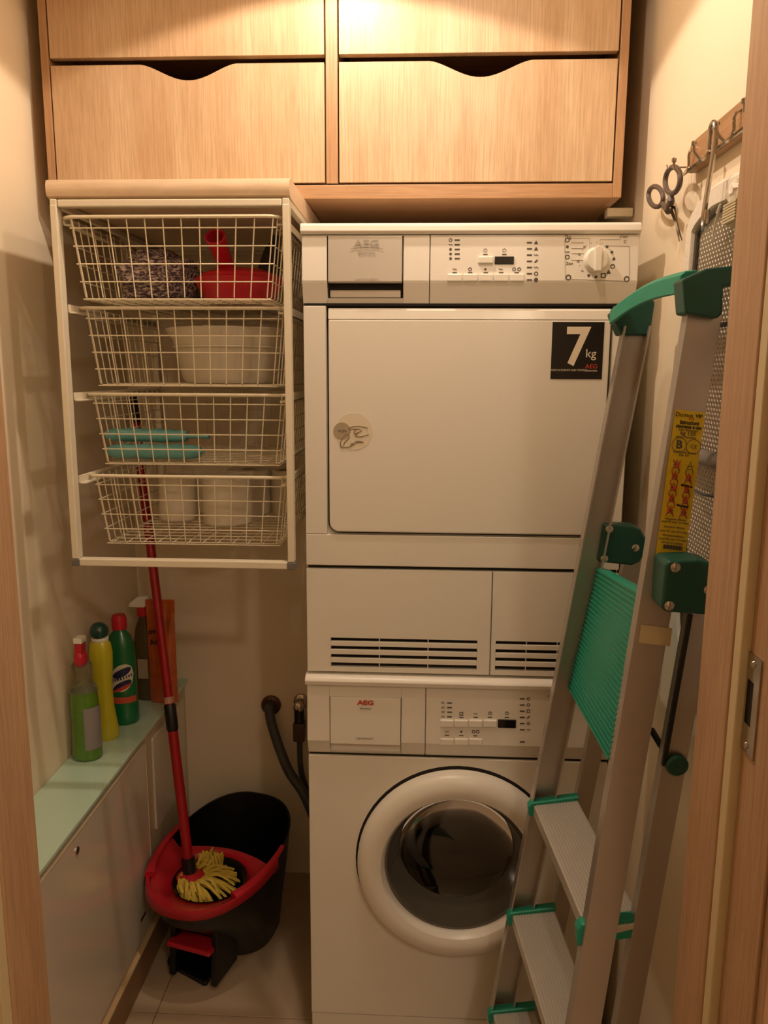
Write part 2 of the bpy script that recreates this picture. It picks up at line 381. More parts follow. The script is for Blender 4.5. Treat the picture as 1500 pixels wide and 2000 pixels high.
# ================= WORKTOP AND WIRE BASKET UNIT =================
YW=-.05
wl,wr=at(88,360,y=YW).x,at(565,355,y=YW).x; wt=zb0-.003; wb=at(300,386,y=YW).z
prof=[(YW+.012,wb),(YW+.003,wb+.004),(YW,wb+.011),(YW,wt-.011),(YW+.003,wt-.003),(YW+.012,wt),(YB-.004,wt),(YB-.004,wb)]
tag(put('worktop',prism(NB(),prof,wl,wr,'yz'),WTOP,base=Vector(((wl+wr)/2,.2,wb)),smooth=True),'beech-look worktop slab with rounded front edge above the wire baskets','worktop')
bu=thing('basket_frame',(-.23,.2,1.075),'cream metal frame holding four wire baskets, hung under the worktop','rack')
fx0,fx1=at(112,400,y=YW).x,at(561,400,y=YW).x; fz1=wb-.001; fz0=at(350,1103,y=YW).z
bxl=at(139,1100,y=YW).x
YR=.46
pl=lambda z:(fx0+(bxl-fx0)*(fz1-z)/(fz1-fz0))
fxL=(fx0+bxl)/2
for x,nm in ((fxL,'post'),(fx1-.003,'post')):
    for y in (YW,YR):
        put(nm,box(NB(),x-.006,x+.006,y,y+.022,fz0+.008,fz1-.010),POST,bu,bevel=.0015)
    for z in (fz1-.006,):
        put('side_rail',box(NB(),x-.006,x+.006,YW+.001,YR+.02,z-.006,z+.006),POST,bu,bevel=.0015)
for y in (YW,YR):
    put('top_bar',box(NB(),fxL+.007,fx1-.010,y+.002,y+.02,fz1-.013,fz1-.0005),POST,bu,bevel=.002)
    put('bottom_bar',box(NB(),fxL+.004,fx1-.008,y+.001,y+.02,fz0-.006,fz0+.008),POST,bu,bevel=.002)
    for x in (fxL,fx1-.003): put('corner_cap',box(NB(),x-.008,x+.008,y-.001,y+.023,fz0-.006,fz0+.0075),GREY,bu,bevel=.002,label='grey plastic corner cap')
levels=[]
for (pz,pb,yy) in ((423,583,-.045),(602,754,.0),(771,909,.012),(931,1066,.0)):
    levels.append((at(340,pz,y=yy).z,at(340,pb,y=yy).z,yy))
for zt,zb_,yy in levels:
    for x,s in ((fxL+.006,1),(fx1-.009,-1)):
        b=NB(); a0,a1=sorted((x,x+s*.004)); box(b,a0,a1,YW+.022,YR,zt-.012,zt+.004)
        a0,a1=sorted((x,x+s*.014)); box(b,a0,a1,YW+.022,YR,zt-.012,zt-.009)
        put('runner',b,POST,bu,bevel=.0008)
def basket(zt,zb_,y0,label,nx=12,ny=13):
    x0,x1=fxL+.011,fx1-.014; y1=y0+.43
    t=thing('wire_basket',((x0+x1)/2,y0+.21,zb_),label,'basket','wire baskets sliding in the cream frame')
    zr=zt; r=.022
    loop=[]
    for (cx,cy,a0) in ((x0+r,y0+r,180),(x1-r,y0+r,270),(x1-r,y1-r,0),(x0+r,y1-r,90)):
        loop+=[(cx+r*math.cos(R(a0+90*k/5)),cy+r*math.sin(R(a0+90*k/5)),zr) for k in range(6)]
    put('rim',tube(NB(),loop,.0033,8,closed=True),WIRE,t,smooth=True)
    # body: top rectangle then tapered bottom
    ix0,ix1,iy0,iy1=x0+.012,x1-.006,y0+.002,y1-.012
    bx0,bx1,by0,by1=x0+.026,x1-.022,y0+.016,y1-.022
    def L(f,side):  # side rectangle at depth fraction f
        return (ix0+(bx0-ix0)*f,ix1+(bx1-ix1)*f,iy0+(by0-iy0)*f,iy1+(by1-iy1)*f,zt+(zb_-zt)*f)
    g=NB(); w=.0012
    T,Bm=L(0,0),L(1,0)
    fx=lambda i,n,q:(q[0]+.006)+(q[1]-q[0]-.012)*i/(n-1)
    for i in range(nx):
        a=fx(i,nx,T); c=fx(i,nx,Bm)
        tube(g,[(a,T[2],T[4]),(c,Bm[2],Bm[4]+.004),(c,Bm[2]+.006,Bm[4]),(c,Bm[3]-.006,Bm[4]),(c,Bm[3],Bm[4]+.004),(a,T[3],T[4])],w,5)
    for j in range(ny):
        a=T[2]+.01+(T[3]-T[2]-.02)*j/(ny-1); c=Bm[2]+.01+(Bm[3]-Bm[2]-.02)*j/(ny-1)
        tube(g,[(T[0],a,T[4]),(Bm[0],c,Bm[4]+.004),(Bm[0]+.006,c,Bm[4]+.0015),(Bm[1]-.006,c,Bm[4]+.0015),(Bm[1],c,Bm[4]+.004),(T[1],a,T[4])],w,5)
    nz=4; first=.13
    for k in range(nz+1):
        f=first+(1-first)*k/nz; q=L(f,0)
        c=[(q[0],q[2],q[4]),(q[1],q[2],q[4]),(q[1],q[3],q[4]),(q[0],q[3],q[4])]
        tube(g,c,w,5,closed=True)
    put('wire_grid',g,WIRE,t,kind='stuff')
    return t,(bx0,bx1,by0,by1)
names=('topmost cream wire basket, pulled out, holding the red dustpan','second wire basket down, holding a white basin','third wire basket down, holding two turquoise packs','lowest wire basket, holding white paper rolls')
IN=[]
for (zt,zb_,yy),nm in zip(levels,names): IN.append(basket(zt,zb_,yy,nm)[1]+(zb_,))
WR=.004
# --- contents ---
# basket 1: patterned bag
def blob(c,rx,ry,rz,amp=.12,fr=3.5,seed=1,sub=3,zmin=None):
    from mathutils import noise
    b=NB(); bmesh.ops.create_icosphere(b,subdivisions=sub,radius=1)
    for v in b.verts:
        d_=v.co.normalized(); n=noise.noise(d_*fr+Vector((seed,seed*2.1,0)))+.5*noise.noise(d_*fr*2.3+Vector((seed,0,3)))
        q=Vector((d_.x*rx,d_.y*ry,d_.z*rz))*(1+amp*n)+Vector(c)
        if zmin is not None and q.z<zmin: q.z=zmin
        v.co=q
    return b
m=mat('mottled_knit','6f5f68',.85,bump=.9,scale=150,var=.8)
nt=m.node_tree; n_=nt.nodes.new('ShaderNodeTexNoise'); n_.inputs['Scale'].default_value=170; n_.inputs['Detail'].default_value=3
rp=nt.nodes.new('ShaderNodeValToRGB'); rp.color_ramp.elements[0].position=.42; rp.color_ramp.elements[1].position=.6
rp.color_ramp.elements[0].color=srgb('51404f'); rp.color_ramp.elements[1].color=srgb('d8c9b8'); e=rp.color_ramp.elements.new(.5); e.color=srgb('86727a')
tc=nt.nodes.new('ShaderNodeTexCoord'); mp=nt.nodes.new('ShaderNodeMapping'); mp.inputs['Scale'].default_value=(.5,1,1.6)
nt.links.new(tc.outputs['Object'],mp.inputs[0]); nt.links.new(mp.outputs[0],n_.inputs[0]); nt.links.new(n_.outputs['Fac'],rp.inputs[0]); nt.links.new(rp.outputs[0],nt.nodes['Principled BSDF'].inputs['Base Color'])
zb1_=IN[0][4]
f=blob((-.312,.17,zb1_+.052),.076,.13,.055,.22,2.6,7,4,zmin=zb1_+.004)
q=blob((-.33,.20,zb1_+.085),.06,.085,.035,.25,3,3,3)
me=bpy.data.meshes.new('t'); q.to_mesh(me); f.from_mesh(me); q.free(); bpy.data.meshes.remove(me)
tag(put('knitted_bag',f,m,smooth=True,base=Vector((-.29,.17,zb1_+.004))),'crumpled purple and white mottled knitted bundle in the top basket','bag')
# red dustpan-like scoop with hollow handle
c=Vector((-.145,.13,zb1_+.004))
t=thing('red_scoop',c,'bright red plastic scoop with hollow round handle in the top basket','scoop')
b=NB(); lathe(b,[(.064,.0),(.086,.040),(.089,.047),(.085,.049),(.080,.041),(.060,.006)],c,'z',36,sy=.95,closed=True)
lathe(b,[(.001,.001),(.064,.0),(.060,.006),(.001,.005)],c,'z',36,sy=.95,cap=False)
put('bowl',b,RED,t,smooth=True)
put('lid_dome',lathe(NB(),[(.084,.044),(.076,.056),(.050,.066),(.001,.07)],c,'z',36,sy=.95,cap=False),RED,t,smooth=True)
hb=c+Vector((-.018,-.01,.058)); ht=at(420,462,y=.045); dv=(ht-hb)
b=NB(); tube(b,[hb,hb+dv*.5,ht-dv*.1,ht],[.0155,.016,.0190,.0195],20,cap=False)
tube(b,[ht,ht-dv*.1,hb+dv*.5],[.0165,.0155,.012],20,cap=False)
put('handle',b,RED,t,smooth=True); put('handle_rim',tube(NB(),[ht+((Vector((1,0,0))*math.cos(a)+Vector((0,dv.z,-dv.y)).normalized()*math.sin(a))*.018) for a in [2*PI*k/20 for k in range(20)]],.002,6,closed=True),RED,t,smooth=True)
# black brush at the right
t=thing('hand_brush',(-.075,.235,zb1_+.05),'black hand brush leaning at the right of the top basket','brush')
bp=[at(*q,y=.235) for q in ((497,550),(512,505),(520,483),(532,472),(545,478),(548,520),(545,560))]
put('brush_block',prism(NB(),[(p.x,p.z) for p in bp],.222,.245),BLK,t,bevel=.004,seg=3)
put('handle',tube(NB(),arc([at(538,480,y=.235),at(540,468,y=.235),at(541,460,y=.235)],4),[.008]*4+[.009]*4+[.007],10),BLK,t,smooth=True)
# basket 2: basin
zb2=IN[1][4]; cc=Vector((-.182,.19,zb2+.004))
m=mat('white_basin_plastic','d8cdb8',.4,var=.02)
b=NB(); lathe(b,[(.001,0),(.092,0),(.100,.01),(.117,.086),(.130,.104),(.132,.108),(.127,.110),(.113,.092),(.095,.012),(.001,.005)],cc,'z',44,sx=.98,sy=1.0,cap=False)
t=thing('washing_basin',cc,'round white plastic basin in the second basket','basin'); put('bowl',b,m,t,smooth=True)
put('ridge',tube(NB(),[cc+Vector((.1145*math.cos(2*PI*k/40),.1165*math.sin(2*PI*k/40),.072)) for k in range(40)],.0018,6,closed=True),m,t,smooth=True)
# basket 3: turquoise packs
zb3=IN[2][4]
m=mat('turquoise_film','5f9f9d',.2,bump=1.0,scale=45,var=.35,coat=.5)
for k,(a,b_,z,rr,lab,yy) in enumerate((((216,893),(392,897),.018,.017,'lower turquoise plastic film roll in the third basket',.055),((210,868),(366,876),.049,.0155,'upper turquoise plastic film roll in the third basket',.075))):
    A=at(*a,y=yy); B_=at(*b_,y=yy); A.z=zb3+z+.004; B_.z=zb3+z+.004-(0 if k==0 else .002)
    t=thing('film_roll',(A+B_)/2-Vector((0,0,rr)),lab,'roll','turquoise film rolls')
    n=9; b=tube(NB(),[A+(B_-A)*i/n for i in range(n+1)],[rr*.72]+[rr*(1+.06*math.sin(i*2.1+k)) for i in range(1,n)]+[rr*.78],14,flat=.88); put('roll_body',b,m,t,smooth=True)
    for i,s in enumerate((A,B_)):
        dd=(A-B_).normalized()*(1 if i==0 else -1); L_=.006 if not(k and i) else .045
        put('twisted_end',tube(NB(),[s,s+dd*L_*.5,s+dd*L_],[rr*.7,rr*.55,rr*.66],10,flat=.5),m,t,smooth=True)
# basket 4: white rolls
zb4=IN[3][4]; m=mat('white_tissue','dccfb8',.9,bump=.5,scale=120,var=.04)
CARD=mat('cardboard_core','a98a63',.8)
for cx_,cy_,rr,h,lab in ((-.325,.255,.042,.100,'white paper roll at the left of the lowest basket'),(-.205,.225,.054,.104,'fat white paper roll in the middle of the lowest basket'),(-.185,.350,.052,.104,'white paper roll behind the fat one in the lowest basket'),(-.093,.34,.034,.104,'narrow white paper roll at the right of the lowest basket')):
    t=thing('paper_roll',(cx_,cy_,zb4+WR),lab,'paper roll','white paper rolls in the lowest basket')
    put('paper',lathe(NB(),[(.018,0),(rr-.003,0),(rr,.004),(rr,h-.004),(rr-.003,h),(.018,h)],(cx_,cy_,zb4+WR),'z',32,closed=True),m,t,smooth=True)
    put('core',lathe(NB(),[(.0165,0),(.0179,0),(.0179,h),(.0165,h)],(cx_,cy_,zb4+WR),'z',20,closed=True),CARD,t,smooth=True)

# ================= DRYER =================
DX0,DX1=.0,.596
zD1=at(917,434,y=-.012).z; zS=.852
F=lambda px,py,y=-.004:at(px,py,y=y)
zl=F(917,459).z; zp=F(917,553).z; zg0=F(917,596).z; 
dr=thing('tumble_dryer',(.3,.3,zS),'white tumble dryer stacked on the washing machine, seven kilo sticker','dryer')
zu0=zS+.002
zd1=F(917,602).z; zd0=F(800,1041).z; zh=F(800,1108).z; zv=F(800,1240).z
put('body',box(NB(),DX0,DX1,.010,.585,zu0,zD1-.012),ENAM,dr,bevel=.004)
put('top_lid',prism(NB(),[(-.010,zl+.001),(-.014,zl+.006),(-.012,zD1-.004),(-.006,zD1),(.588,zD1),(.588,zD1-.011),(.012,zD1-.011),(.012,zl+.001)],DX0-.002,DX1+.002,'yz'),ENAM2,dr,bevel=.0015)
xd=F(840,500).x
fas=[(.012,zl),(-.006,zl),(-.010,zp+.004),(-.009,zp),(.004,zg0+.002),(.012,zg0+.002)]
# flap opening in the left fascia piece
fx0_,fx1_=F(640,520).x,F(787,520).x; hz0,hz1=F(700,582).z,F(700,553).z
put('fascia',prism(NB(),fas,DX0,fx0_-.001,'yz'),ENAM2,dr,bevel=.001)
put('fascia',prism(NB(),fas,fx1_+.001,xd-.001,'yz'),ENAM2,dr,bevel=.001)
put('fascia',prism(NB(),fas,xd+.0005,DX1,'yz'),ENAM2,dr,bevel=.001)
zf1=F(700,462).z
put('fascia',prism(NB(),[(.012,zl),(-.006,zl),(-.0065,zf1+.001),(.012,zf1+.001)],fx0_-.001,fx1_+.001,'yz'),ENAM2,dr)
put('fascia',prism(NB(),[(.012,hz0),(-.0015,hz0),(.004,zg0+.002),(.012,zg0+.002)],fx0_-.001,fx1_+.001,'yz'),ENAM2,dr)
put('grip_recess',box(NB(),fx0_-.001,fx1_+.001,.006,.0075,hz0,hz1+.004),GAP,dr)
tk=put('tank_drawer',prism(NB(),[(.006,zf1),(-.010,zf1),(-.0125,hz1+.002),(-.010,hz1),(.006,hz1)],fx0_+.0015,fx1_-.0015,'yz'),SILV,dr,bevel=.001,label='silver water tank drawer front')
put('drawer_lip',box(NB(),fx0_+.004,fx1_-.004,-.001,.003,hz0+.001,hz0+.014),SILV,tk,bevel=.001)
def T(name,s,px,py,size,m,par,y=-.0125,off=0,sx=1,shear=0):
    p=at(px,py,y=y)
    if par.name in('tumble_dryer','washing_machine'): p=ap(px,py); p.y-=.0003
    return text(name,s,size,p,m,par,off=off,sx=sx,shear=shear)
T('lettering','AEG',716,476,.0165,PRL,tk,y=-.0121,off=.0002,sx=1.45); T('lettering','Electrolux',716,493,.0075,PRL,tk,y=-.0125)
T('lettering','LAVATHERM',716,546,.0055,PRL,tk,y=-.0136,sx=1.3)
put('arc_line',tube(NB(),[at(716+32*math.cos(a),487-5*math.sin(a),y=-.0122) for a in [PI*k/10 for k in range(11)]],.0004,4),PRL,tk)
def fy(z):
    "front surface depth of either fascia at height z"
    (za,ya,zb_,yb)=(zl,-.006,zp+.004,-.010) if z>1.3 else (FZ1,-.006,FZ2+.002,-.010)
    return ya+(yb-ya)*min(1,max(0,(za-z)/(za-zb_)))
def ap(px,py):
    p=at(px,py,y=-.008); p=at(px,py,y=fy(p.z)); return p
FZ1,FZ2=F(830,1345,-.012).z,F(830,1451).z
def lines(items,par,name,m,y,r=None,h=.0026):
    for k,(px,py,w) in enumerate(items):
        p=ap(px,py); y=p.y; put(name,box(NB(),p.x-w/2,p.x+w/2,y-.0006,y+.0004,p.z-h/2,p.z+h/2),m,par)
yp=-.0085
# dryer buttons
def button(px0,px1,py0,py1,par,y=-.009,dep=.006,m=None):
    a=at(px0,py1,y=y); b_=at(px1,py0,y=y); 
    return put('button',box(NB(),a.x+.0006,b_.x-.0006,y-dep+.002,y+.003,a.z,b_.z),m or BTN,par,bevel=.0018)
for i in range(5): button(873+i*30.4,873+(i+1)*30.4,535,550,dr)
button(933,964,501,515,dr)
a=at(966,516,y=-.009); b_=at(1004,501,y=-.009); put('display',box(NB(),a.x,b_.x,-.0105,-.006,a.z,b_.z),BLKG,dr,bevel=.0006,label='dark display window')
lines([(893,469+9*i,.009) for i in range(5)],dr,'indicator_mark',PRT,-.0075)
lines([(1034,474+12.1*i,.009) for i in range(7)],dr,'indicator_mark',PRT,-.008)
lines([(948,497,.008),(985,497,.008)]+[(888+30.3*i,532.5,.008) for i in range(5)],dr,'indicator_mark',PRT,-.0085,h=.0018)
def symbol(px,py,par,y,kind,s=.0042,m=PRT):
    p=ap(px,py); b=NB()
    if kind=='dot': lathe(b,[(s*.62,-.0004),(s*.62,.0005)],p,'y',12)
    elif kind=='ring': lathe(b,[(s*.6,-.0003),(s,-.0003),(s,.0005),(s*.6,.0005)],p,'y',14,closed=True)
    elif kind=='tri': prism(b,[(p.x-s,p.z-s*.7),(p.x+s,p.z-s*.7),(p.x,p.z+s)],p.y-.0005,p.y+.0004)
    elif kind=='sq':
        for q in ((-s,s,s*.6,s),(-s,s,-s,-s*.6),(-s,-s*.6,-s,s),(s*.6,s,-s,s)): box(b,p.x+q[0],p.x+q[1],p.y-.0005,p.y+.0004,p.z+q[2],p.z+q[3])
    elif kind=='wave': tube(b,[(p.x-s+2*s*k/8,p.y-.0003,p.z+s*.35*math.sin(k*1.6)) for k in range(9)],.0005,4)
    elif kind=='slash': prism(b,[(p.x-s,p.z-s*.5),(p.x-s*.3,p.z-s*.8),(p.x+s,p.z+s*.5),(p.x+s*.3,p.z+s*.8)],p.y-.0005,p.y+.0004)
    return put('printed_symbol',b,m,par)
for i,k in enumerate(('ring','wave','dot','dot','dot')): symbol(880,469+9*i,dr,-.0075,k,.0032 if k!='dot' else .004)
for i,k in enumerate(('tri','tri','wave','slash','wave','ring','dot')): symbol(1047,474+12.1*i,dr,-.008,k,.0038 if k!='dot' else .006)
for px,k in ((888,'wave'),(918,'ring'),(948,'dot'),(978,'wave'),(1004,'ring'),(1014,'ring')): symbol(px,526,dr,-.0085,k,.0034)
for px in (948,985): symbol(px,489,dr,-.008,'ring',.0036,PRL)
# programme dial
kc=at(1164,508,y=-.008)
kn=put('dial_knob',lathe(NB(),[(.0225,0),(.0215,.004),(.0195,.010),(.0175,.013),(.001,.0135)],(kc.x,kc.y,kc.z),'y',36,cap=False),BTN,dr,smooth=True,label='round white programme dial')
bb=NB(); prism(bb,[(-.0055,-.021),(.0055,-.021),(.0062,.019),(0,.0225),(-.0062,.019)],kc.y-.022,kc.y-.011); bmesh.ops.translate(bb,verts=bb.verts,vec=(kc.x,0,kc.z))
put('grip',bb,BTN,kn,bevel=.0015)
def pr_box(pts,par,m=PRL,y=-.0085,r=.0005): 
    b=NB(); P=[ap(px,py)-Vector((0,.0002,0)) for px,py in pts]; tube(b,P,r,4); return put('printed_line',b,m,par)
pr_box([(1108,465),(1152,466),(1152,490)],dr); pr_box([(1103,468),(1104,545),(1222,549)],dr); pr_box([(1172,488),(1172,468),(1212,468)],dr)
pr_box([(1180,480),(1229,481),(1229,540)],dr)
for y0 in (474,485,495,508): pr_box([(1116,y0),(1140,y0+.4)],dr)
for py,k in ((469,'ring'),(482,'dot'),(492,'wave'),(502,'ring')): symbol(1108,py,dr,-.008,k,.0042)
T('lettering','7kg',1109,463,.0085,PRT,dr,y=-.0079); T('lettering','START',1219,463,.0055,PRT,dr,y=-.0079); T('lettering','C',1221,472,.008,PRT,dr,y=-.008)
T('lettering','Zeit',1112,515,.0075,PRT,dr,y=-.009)
symbol(1110,542,dr,-.0095,'ring',.0052); symbol(1224,545,dr,-.0095,'ring',.0052)
for a_,k in ((52,'dot'),(28,'dot'),(4,'dot'),(-22,'ring'),(-45,'tri'),(-66,'sq'),(-90,'dot'),(-114,'dot'),(-140,'wave'),(130,'ring'),(160,'ring'),(185,'ring')):
    symbol(1164+35*math.cos(R(a_)),508-33*math.sin(R(a_)),dr,-.0085,k,.0042 if abs(a_)<120 else .002)
for k in range(20):
    a_=R(k*18); p=kc+Vector((math.cos(a_)*.0285,-.0006,math.sin(a_)*.0285)); p2=kc+Vector((math.cos(a_)*.031,-.0006,math.sin(a_)*.031))
    put('tick_mark',tube(NB(),[p,p2],.0004,4),PRT,dr)
# gap, door
put('shadow_gap',box(NB(),DX0+.002,DX1-.002,.002,.0105,zg0-.001,zg0+.0035),GAP,dr)
dx0,dx1=F(642,800).x,F(1190,700).x
put('door_gap',prism(NB(),rrect(dx0-.0035,dx1+.0035,zd0-.004,zg0-.001,.022,8,(1,1,0,0)),.0085,.0102),GAP,dr)
def paneledge(bm,x0,x1,z0,z1,yf,yb,r,topch=.022):
    A=rrect(x0,x1,z0,z1,r,8,(1,1,0,0)); prism(bm,A,yf,yb); return bm
dd=put('door',paneledge(NB(),dx0,dx1,zd0,zd1-.020,-.004,.0095,.018),ENAM,dr,bevel=.003,seg=3)
put('door_top_edge',prism(NB(),[(.0095,zd1-.0201),(-.004,zd1-.0201),(-.0015,zd1-.004),(.002,zd1),(.0095,zd1)],dx0,dx1,'yz'),ENAM,dd,bevel=.001)
st=thing('x',(0,0,0),None,None); bpy.data.objects.remove(st)
a=F(1075,740,-.005); b_=F(1181,629,-.005)
sk=put('sticker',box(NB(),a.x,b_.x,-.0048,-.0038,a.z,b_.z),mat('black_sticker','17120f',.35),dr,label='square black sticker reading 7 kg')
WHT=mat('white_print','e4d6bd',.5,var=.02)
def TT(s,px,py,size,m,off=0,sx=1): return T('lettering',s,px,py,size,m,sk,y=-.0050,off=off,sx=sx)
TT('7',1127,680,.093,WHT,off=.0022,sx=.92); TT('kg',1154,691,.0215,WHT,off=.0)
TT('AEG',1155,716,.0105,REDP,off=.0001,sx=1.1); TT('Electrolux',1155,724,.0052,WHT); TT('MADE IN EUROPE AND TESTED',1109,723,.0046,WHT)
# round sticker
q=F(692,843,-.0045); rs=put('round_sticker',lathe(NB(),[(.0345,-.0004),(.0345,.0004)],(q.x-.001,-.0042,q.z),'y',40),mat('cream_sticker','e0d4bd',.45),dr,label='round cream sticker with a scribbled drawing')
q2=F(668,842,-.005); put('grey_disc',lathe(NB(),[(.0160,0),(.0160,.0004)],(q2.x,-.0047,q2.z),'y',32),mat('taupe_print','ab9a80',.5),rs)
b=NB()
for pts in ([(680,838),(684,835),(692,833),(704,833),(719,836)],[(681,840),(690,838),(704,838)],[(696,839),(692,843),(692,847),(699,845),(707,841)],[(699,847),(693,851),(703,853),(712,851),(720,849)],[(679,847),(672,852),(666,862),(665,871),(670,874),(684,872),(692,866),(700,864),(710,864)],[(679,848),(682,855),(674,863),(671,870)],[(684,870),(688,866),(692,870)]):
    tube(b,arc([at(*p,y=-.0048) for p in pts],4),.0008,5)
put('scribble',b,mat('brown_print','7c6644',.6),rs)
T('lettering','PUSH',669,842,.0065,PRT,rs,y=-.0053); T('lettering','OPEN',700,863,.0055,PRT,rs,y=-.0050); 
# lower front with louvres
zv1=F(800,1112).z; zvb=zS+.006; xm=F(960,1200).x
L0=F(646,1270).x; L1=F(932,1270).x; L2=F(968,1270).x; L3=F(1150,1270).x
g1,g0=F(800,1249).z,F(800,1306).z
put('panel_gap',box(NB(),DX0+.003,DX1-.003,.0085,.0102,zv1-.002,zv1+.005),GAP,dr)
put('middle_band',box(NB(),DX0+.0005,DX1-.0005,-.001,.0095,zv1+.0045,zd0-.0055),ENAM,dr,bevel=.0015)
put('side_strip',box(NB(),DX0+.0005,dx0-.0045,-.001,.0095,zd0-.005,zg0-.0012),ENAM,dr,bevel=.0015)
put('side_strip',box(NB(),dx1+.0045,DX1-.0005,-.001,.0095,zd0-.005,zg0-.0012),ENAM,dr,bevel=.0015)
def louvre_flap(x0,x1,l0,l1):
    b=NB(); box(b,x0,x1,-.002,.0095,g1,zv1-.0025); box(b,x0,x1,-.002,.0095,zvb,g0); box(b,x0,l0,-.002,.0095,g0,g1); box(b,l1,x1,-.002,.0095,g0,g1)
    p=put('filter_flap',b,ENAM,dr); put('vent_back',box(NB(),l0,l1,.0075,.0095,g0,g1),GAP,p)
    n=4; h=(g1-g0)/(2*n-1)
    for i in range(n-1):
        z=g0+h*(2*i+1); put('slat',box(NB(),l0,l1,-.0022,.004,z,z+h*1.18),ENAM,p,bevel=.0008)
    for k in (1,2):
        xx=l0+(l1-l0)*k/3; put('vent_rib',box(NB(),xx-.001,xx+.001,.001,.005,g0,g1),ENAM,p)
louvre_flap(DX0+.001,xm-.0012,L0,L1); louvre_flap(xm+.0012,DX1-.001,L2,L3)

# ================= WASHING MACHINE =================
WX0,WX1=.0,.596
wm=thing('washing_machine',(.3,.3,0),'white front-loading washing machine standing on the floor under the dryer','washer')
zt=zS; z1=F(830,1345,-.012).z; z2=F(830,1451).z; z3=F(830,1479).z
b=NB(); box(b,WX0,WX0+.004,.0137,.585,.012,zt-.012); box(b,WX1-.004,WX1,.0137,.585,.012,zt-.012); box(b,WX0+.004,WX1-.004,.0137,.585,.012,.016)
box(b,WX0+.004,WX1-.004,.0137,.585,zt-.016,zt-.012); box(b,WX0+.004,WX1-.004,.578,.585,.016,zt-.016); box(b,WX0+.004,WX1-.004,.0137,.03,z3-.01,zt-.016)
put('body',b,ENAM,wm)
put('inner_wall',plate_hole(NB(),WX0+.004,WX1-.004,.016,z3-.01,at(893,1690,y=-.01).x,.4575,.150,.0137,.018),GAP,wm)
put('top_lid',prism(NB(),[(.588,zt-.0005),(-.004,zt-.0005),(-.012,zt-.004),(-.016,zt-.010),(-.014,z1+.003),(-.010,z1+.001),(.014,z1+.001),(.014,zt-.0115),(.588,zt-.0115)],WX0-.003,WX1+.003,'yz'),ENAM2,wm,bevel=.001,smooth=True)
fas=[(.014,z1),(-.006,z1),(-.010,z2+.002),(-.009,z2),(.004,z3+.001),(.014,z3+.001)]
xv=F(831,1410).x; x0_,x1_=F(645,1410).x,F(783,1410).x; q0,q1=F(710,1470).z,F(710,1451).z
put('fascia',prism(NB(),fas,xv+.0006,WX1,'yz'),ENAM2,wm,bevel=.001)
put('fascia',prism(NB(),fas,WX0,x0_-.0008,'yz'),ENAM2,wm,bevel=.001)
put('fascia',prism(NB(),fas,x1_+.0008,xv-.0006,'yz'),ENAM2,wm,bevel=.001)
zq=F(710,1361).z
put('fascia',prism(NB(),[(.014,z1),(-.006,z1),(-.0068,zq+.0008),(.014,zq+.0008)],x0_-.0008,x1_+.0008,'yz'),ENAM2,wm)
put('fascia',prism(NB(),[(.014,q0),(-.001,q0),(.004,z3+.001),(.014,z3+.001)],x0_-.0008,x1_+.0008,'yz'),ENAM2,wm)
ds=put('detergent_drawer',prism(NB(),[(.012,zq),(-.0075,zq),(-.0105,q1),(-.008,q1-.001),(.012,q1-.001)],x0_+.0006,x1_-.0006,'yz'),ENAM2,wm,bevel=.0008,label='white detergent drawer front with red logo')
put('drawer_grip',box(NB(),x0_,x1_,.006,.0085,q0-.001,q1),ENAM2,ds)
put('seam',box(NB(),x0_-.0008,x0_+.0006,-.0066,-.006,q1,zq),PRT,ds)
T('lettering','AEG',714,1373,.0125,REDP,ds,y=-.0092,off=.0005,sx=1.35); T('lettering','Electrolux',714,1384,.0052,PRT,ds,y=-.0096); T('lettering','LAVAMAT',712,1443,.0055,PRT,ds,y=-.0112,sx=1.4)
pr_box([(697,1380),(714,1378.5),(731,1380)],ds,PRT,-.0094,.0003)
for i in range(4): button(859+28*i,859+28*(i+1),1406,1419,wm)
for i in range(3): button(859+28*i,859+28*(i+1),1442,1454,wm)
a=at(972,1421,y=-.009); b_=at(1008,1406,y=-.009); put('display',box(NB(),a.x,b_.x,-.0105,-.006,a.z,b_.z),BLKG,wm,bevel=.0006,label='dark display window')
lines([(878,1373+9*i,.0095) for i in range(4)],wm,'indicator_mark',PRT,-.0085)
lines([(1020,1365+12*i,.0095) for i in range(6)]+[(1020,1449,.0095)],wm,'indicator_mark',PRT,-.009)
lines([(901,1401,.0085),(929,1401,.0085),(957,1401,.0085),(990,1401,.0085),(873,1436,.0085),(901,1436.5,.0085),(928,1437,.0085)],wm,'indicator_mark',PRT,-.0095,h=.0018)
for i,k in enumerate(('ring','ring','sq','slash','ring','wave')): symbol(1032,1365+12*i,wm,-.009,k,.0034)
for i,s in enumerate(('95','60','40','30')): T('lettering',s,865,1373+9*i,.0066,PRT,wm,y=-.0088)
for px,py,k in ((901,1394,'sq'),(929,1394,'wave'),(957,1393,'ring'),(990,1393,'ring'),(873,1429,'wave'),(901,1429,'dot'),(925,1429,'ring'),(933,1429,'ring')): symbol(px,py,wm,-.0095,k,.0036)
T('lettering','START',1079,1360,.006,PRT,wm,y=-.0079)
VIO=mat('violet_print','8d7a8c',.6)
for i,s in enumerate(('ECO','KOCH','BUNT','FEIN','WOLLE','SPORT','EXTRA','SPUL')): T('lettering',s,1079,1371+10*i,.0065,VIO,wm,y=-.0085)
put('shadow_gap',box(NB(),WX0+.002,WX1-.002,.004,.0145,z3-.003,z3+.001),GAP,wm)
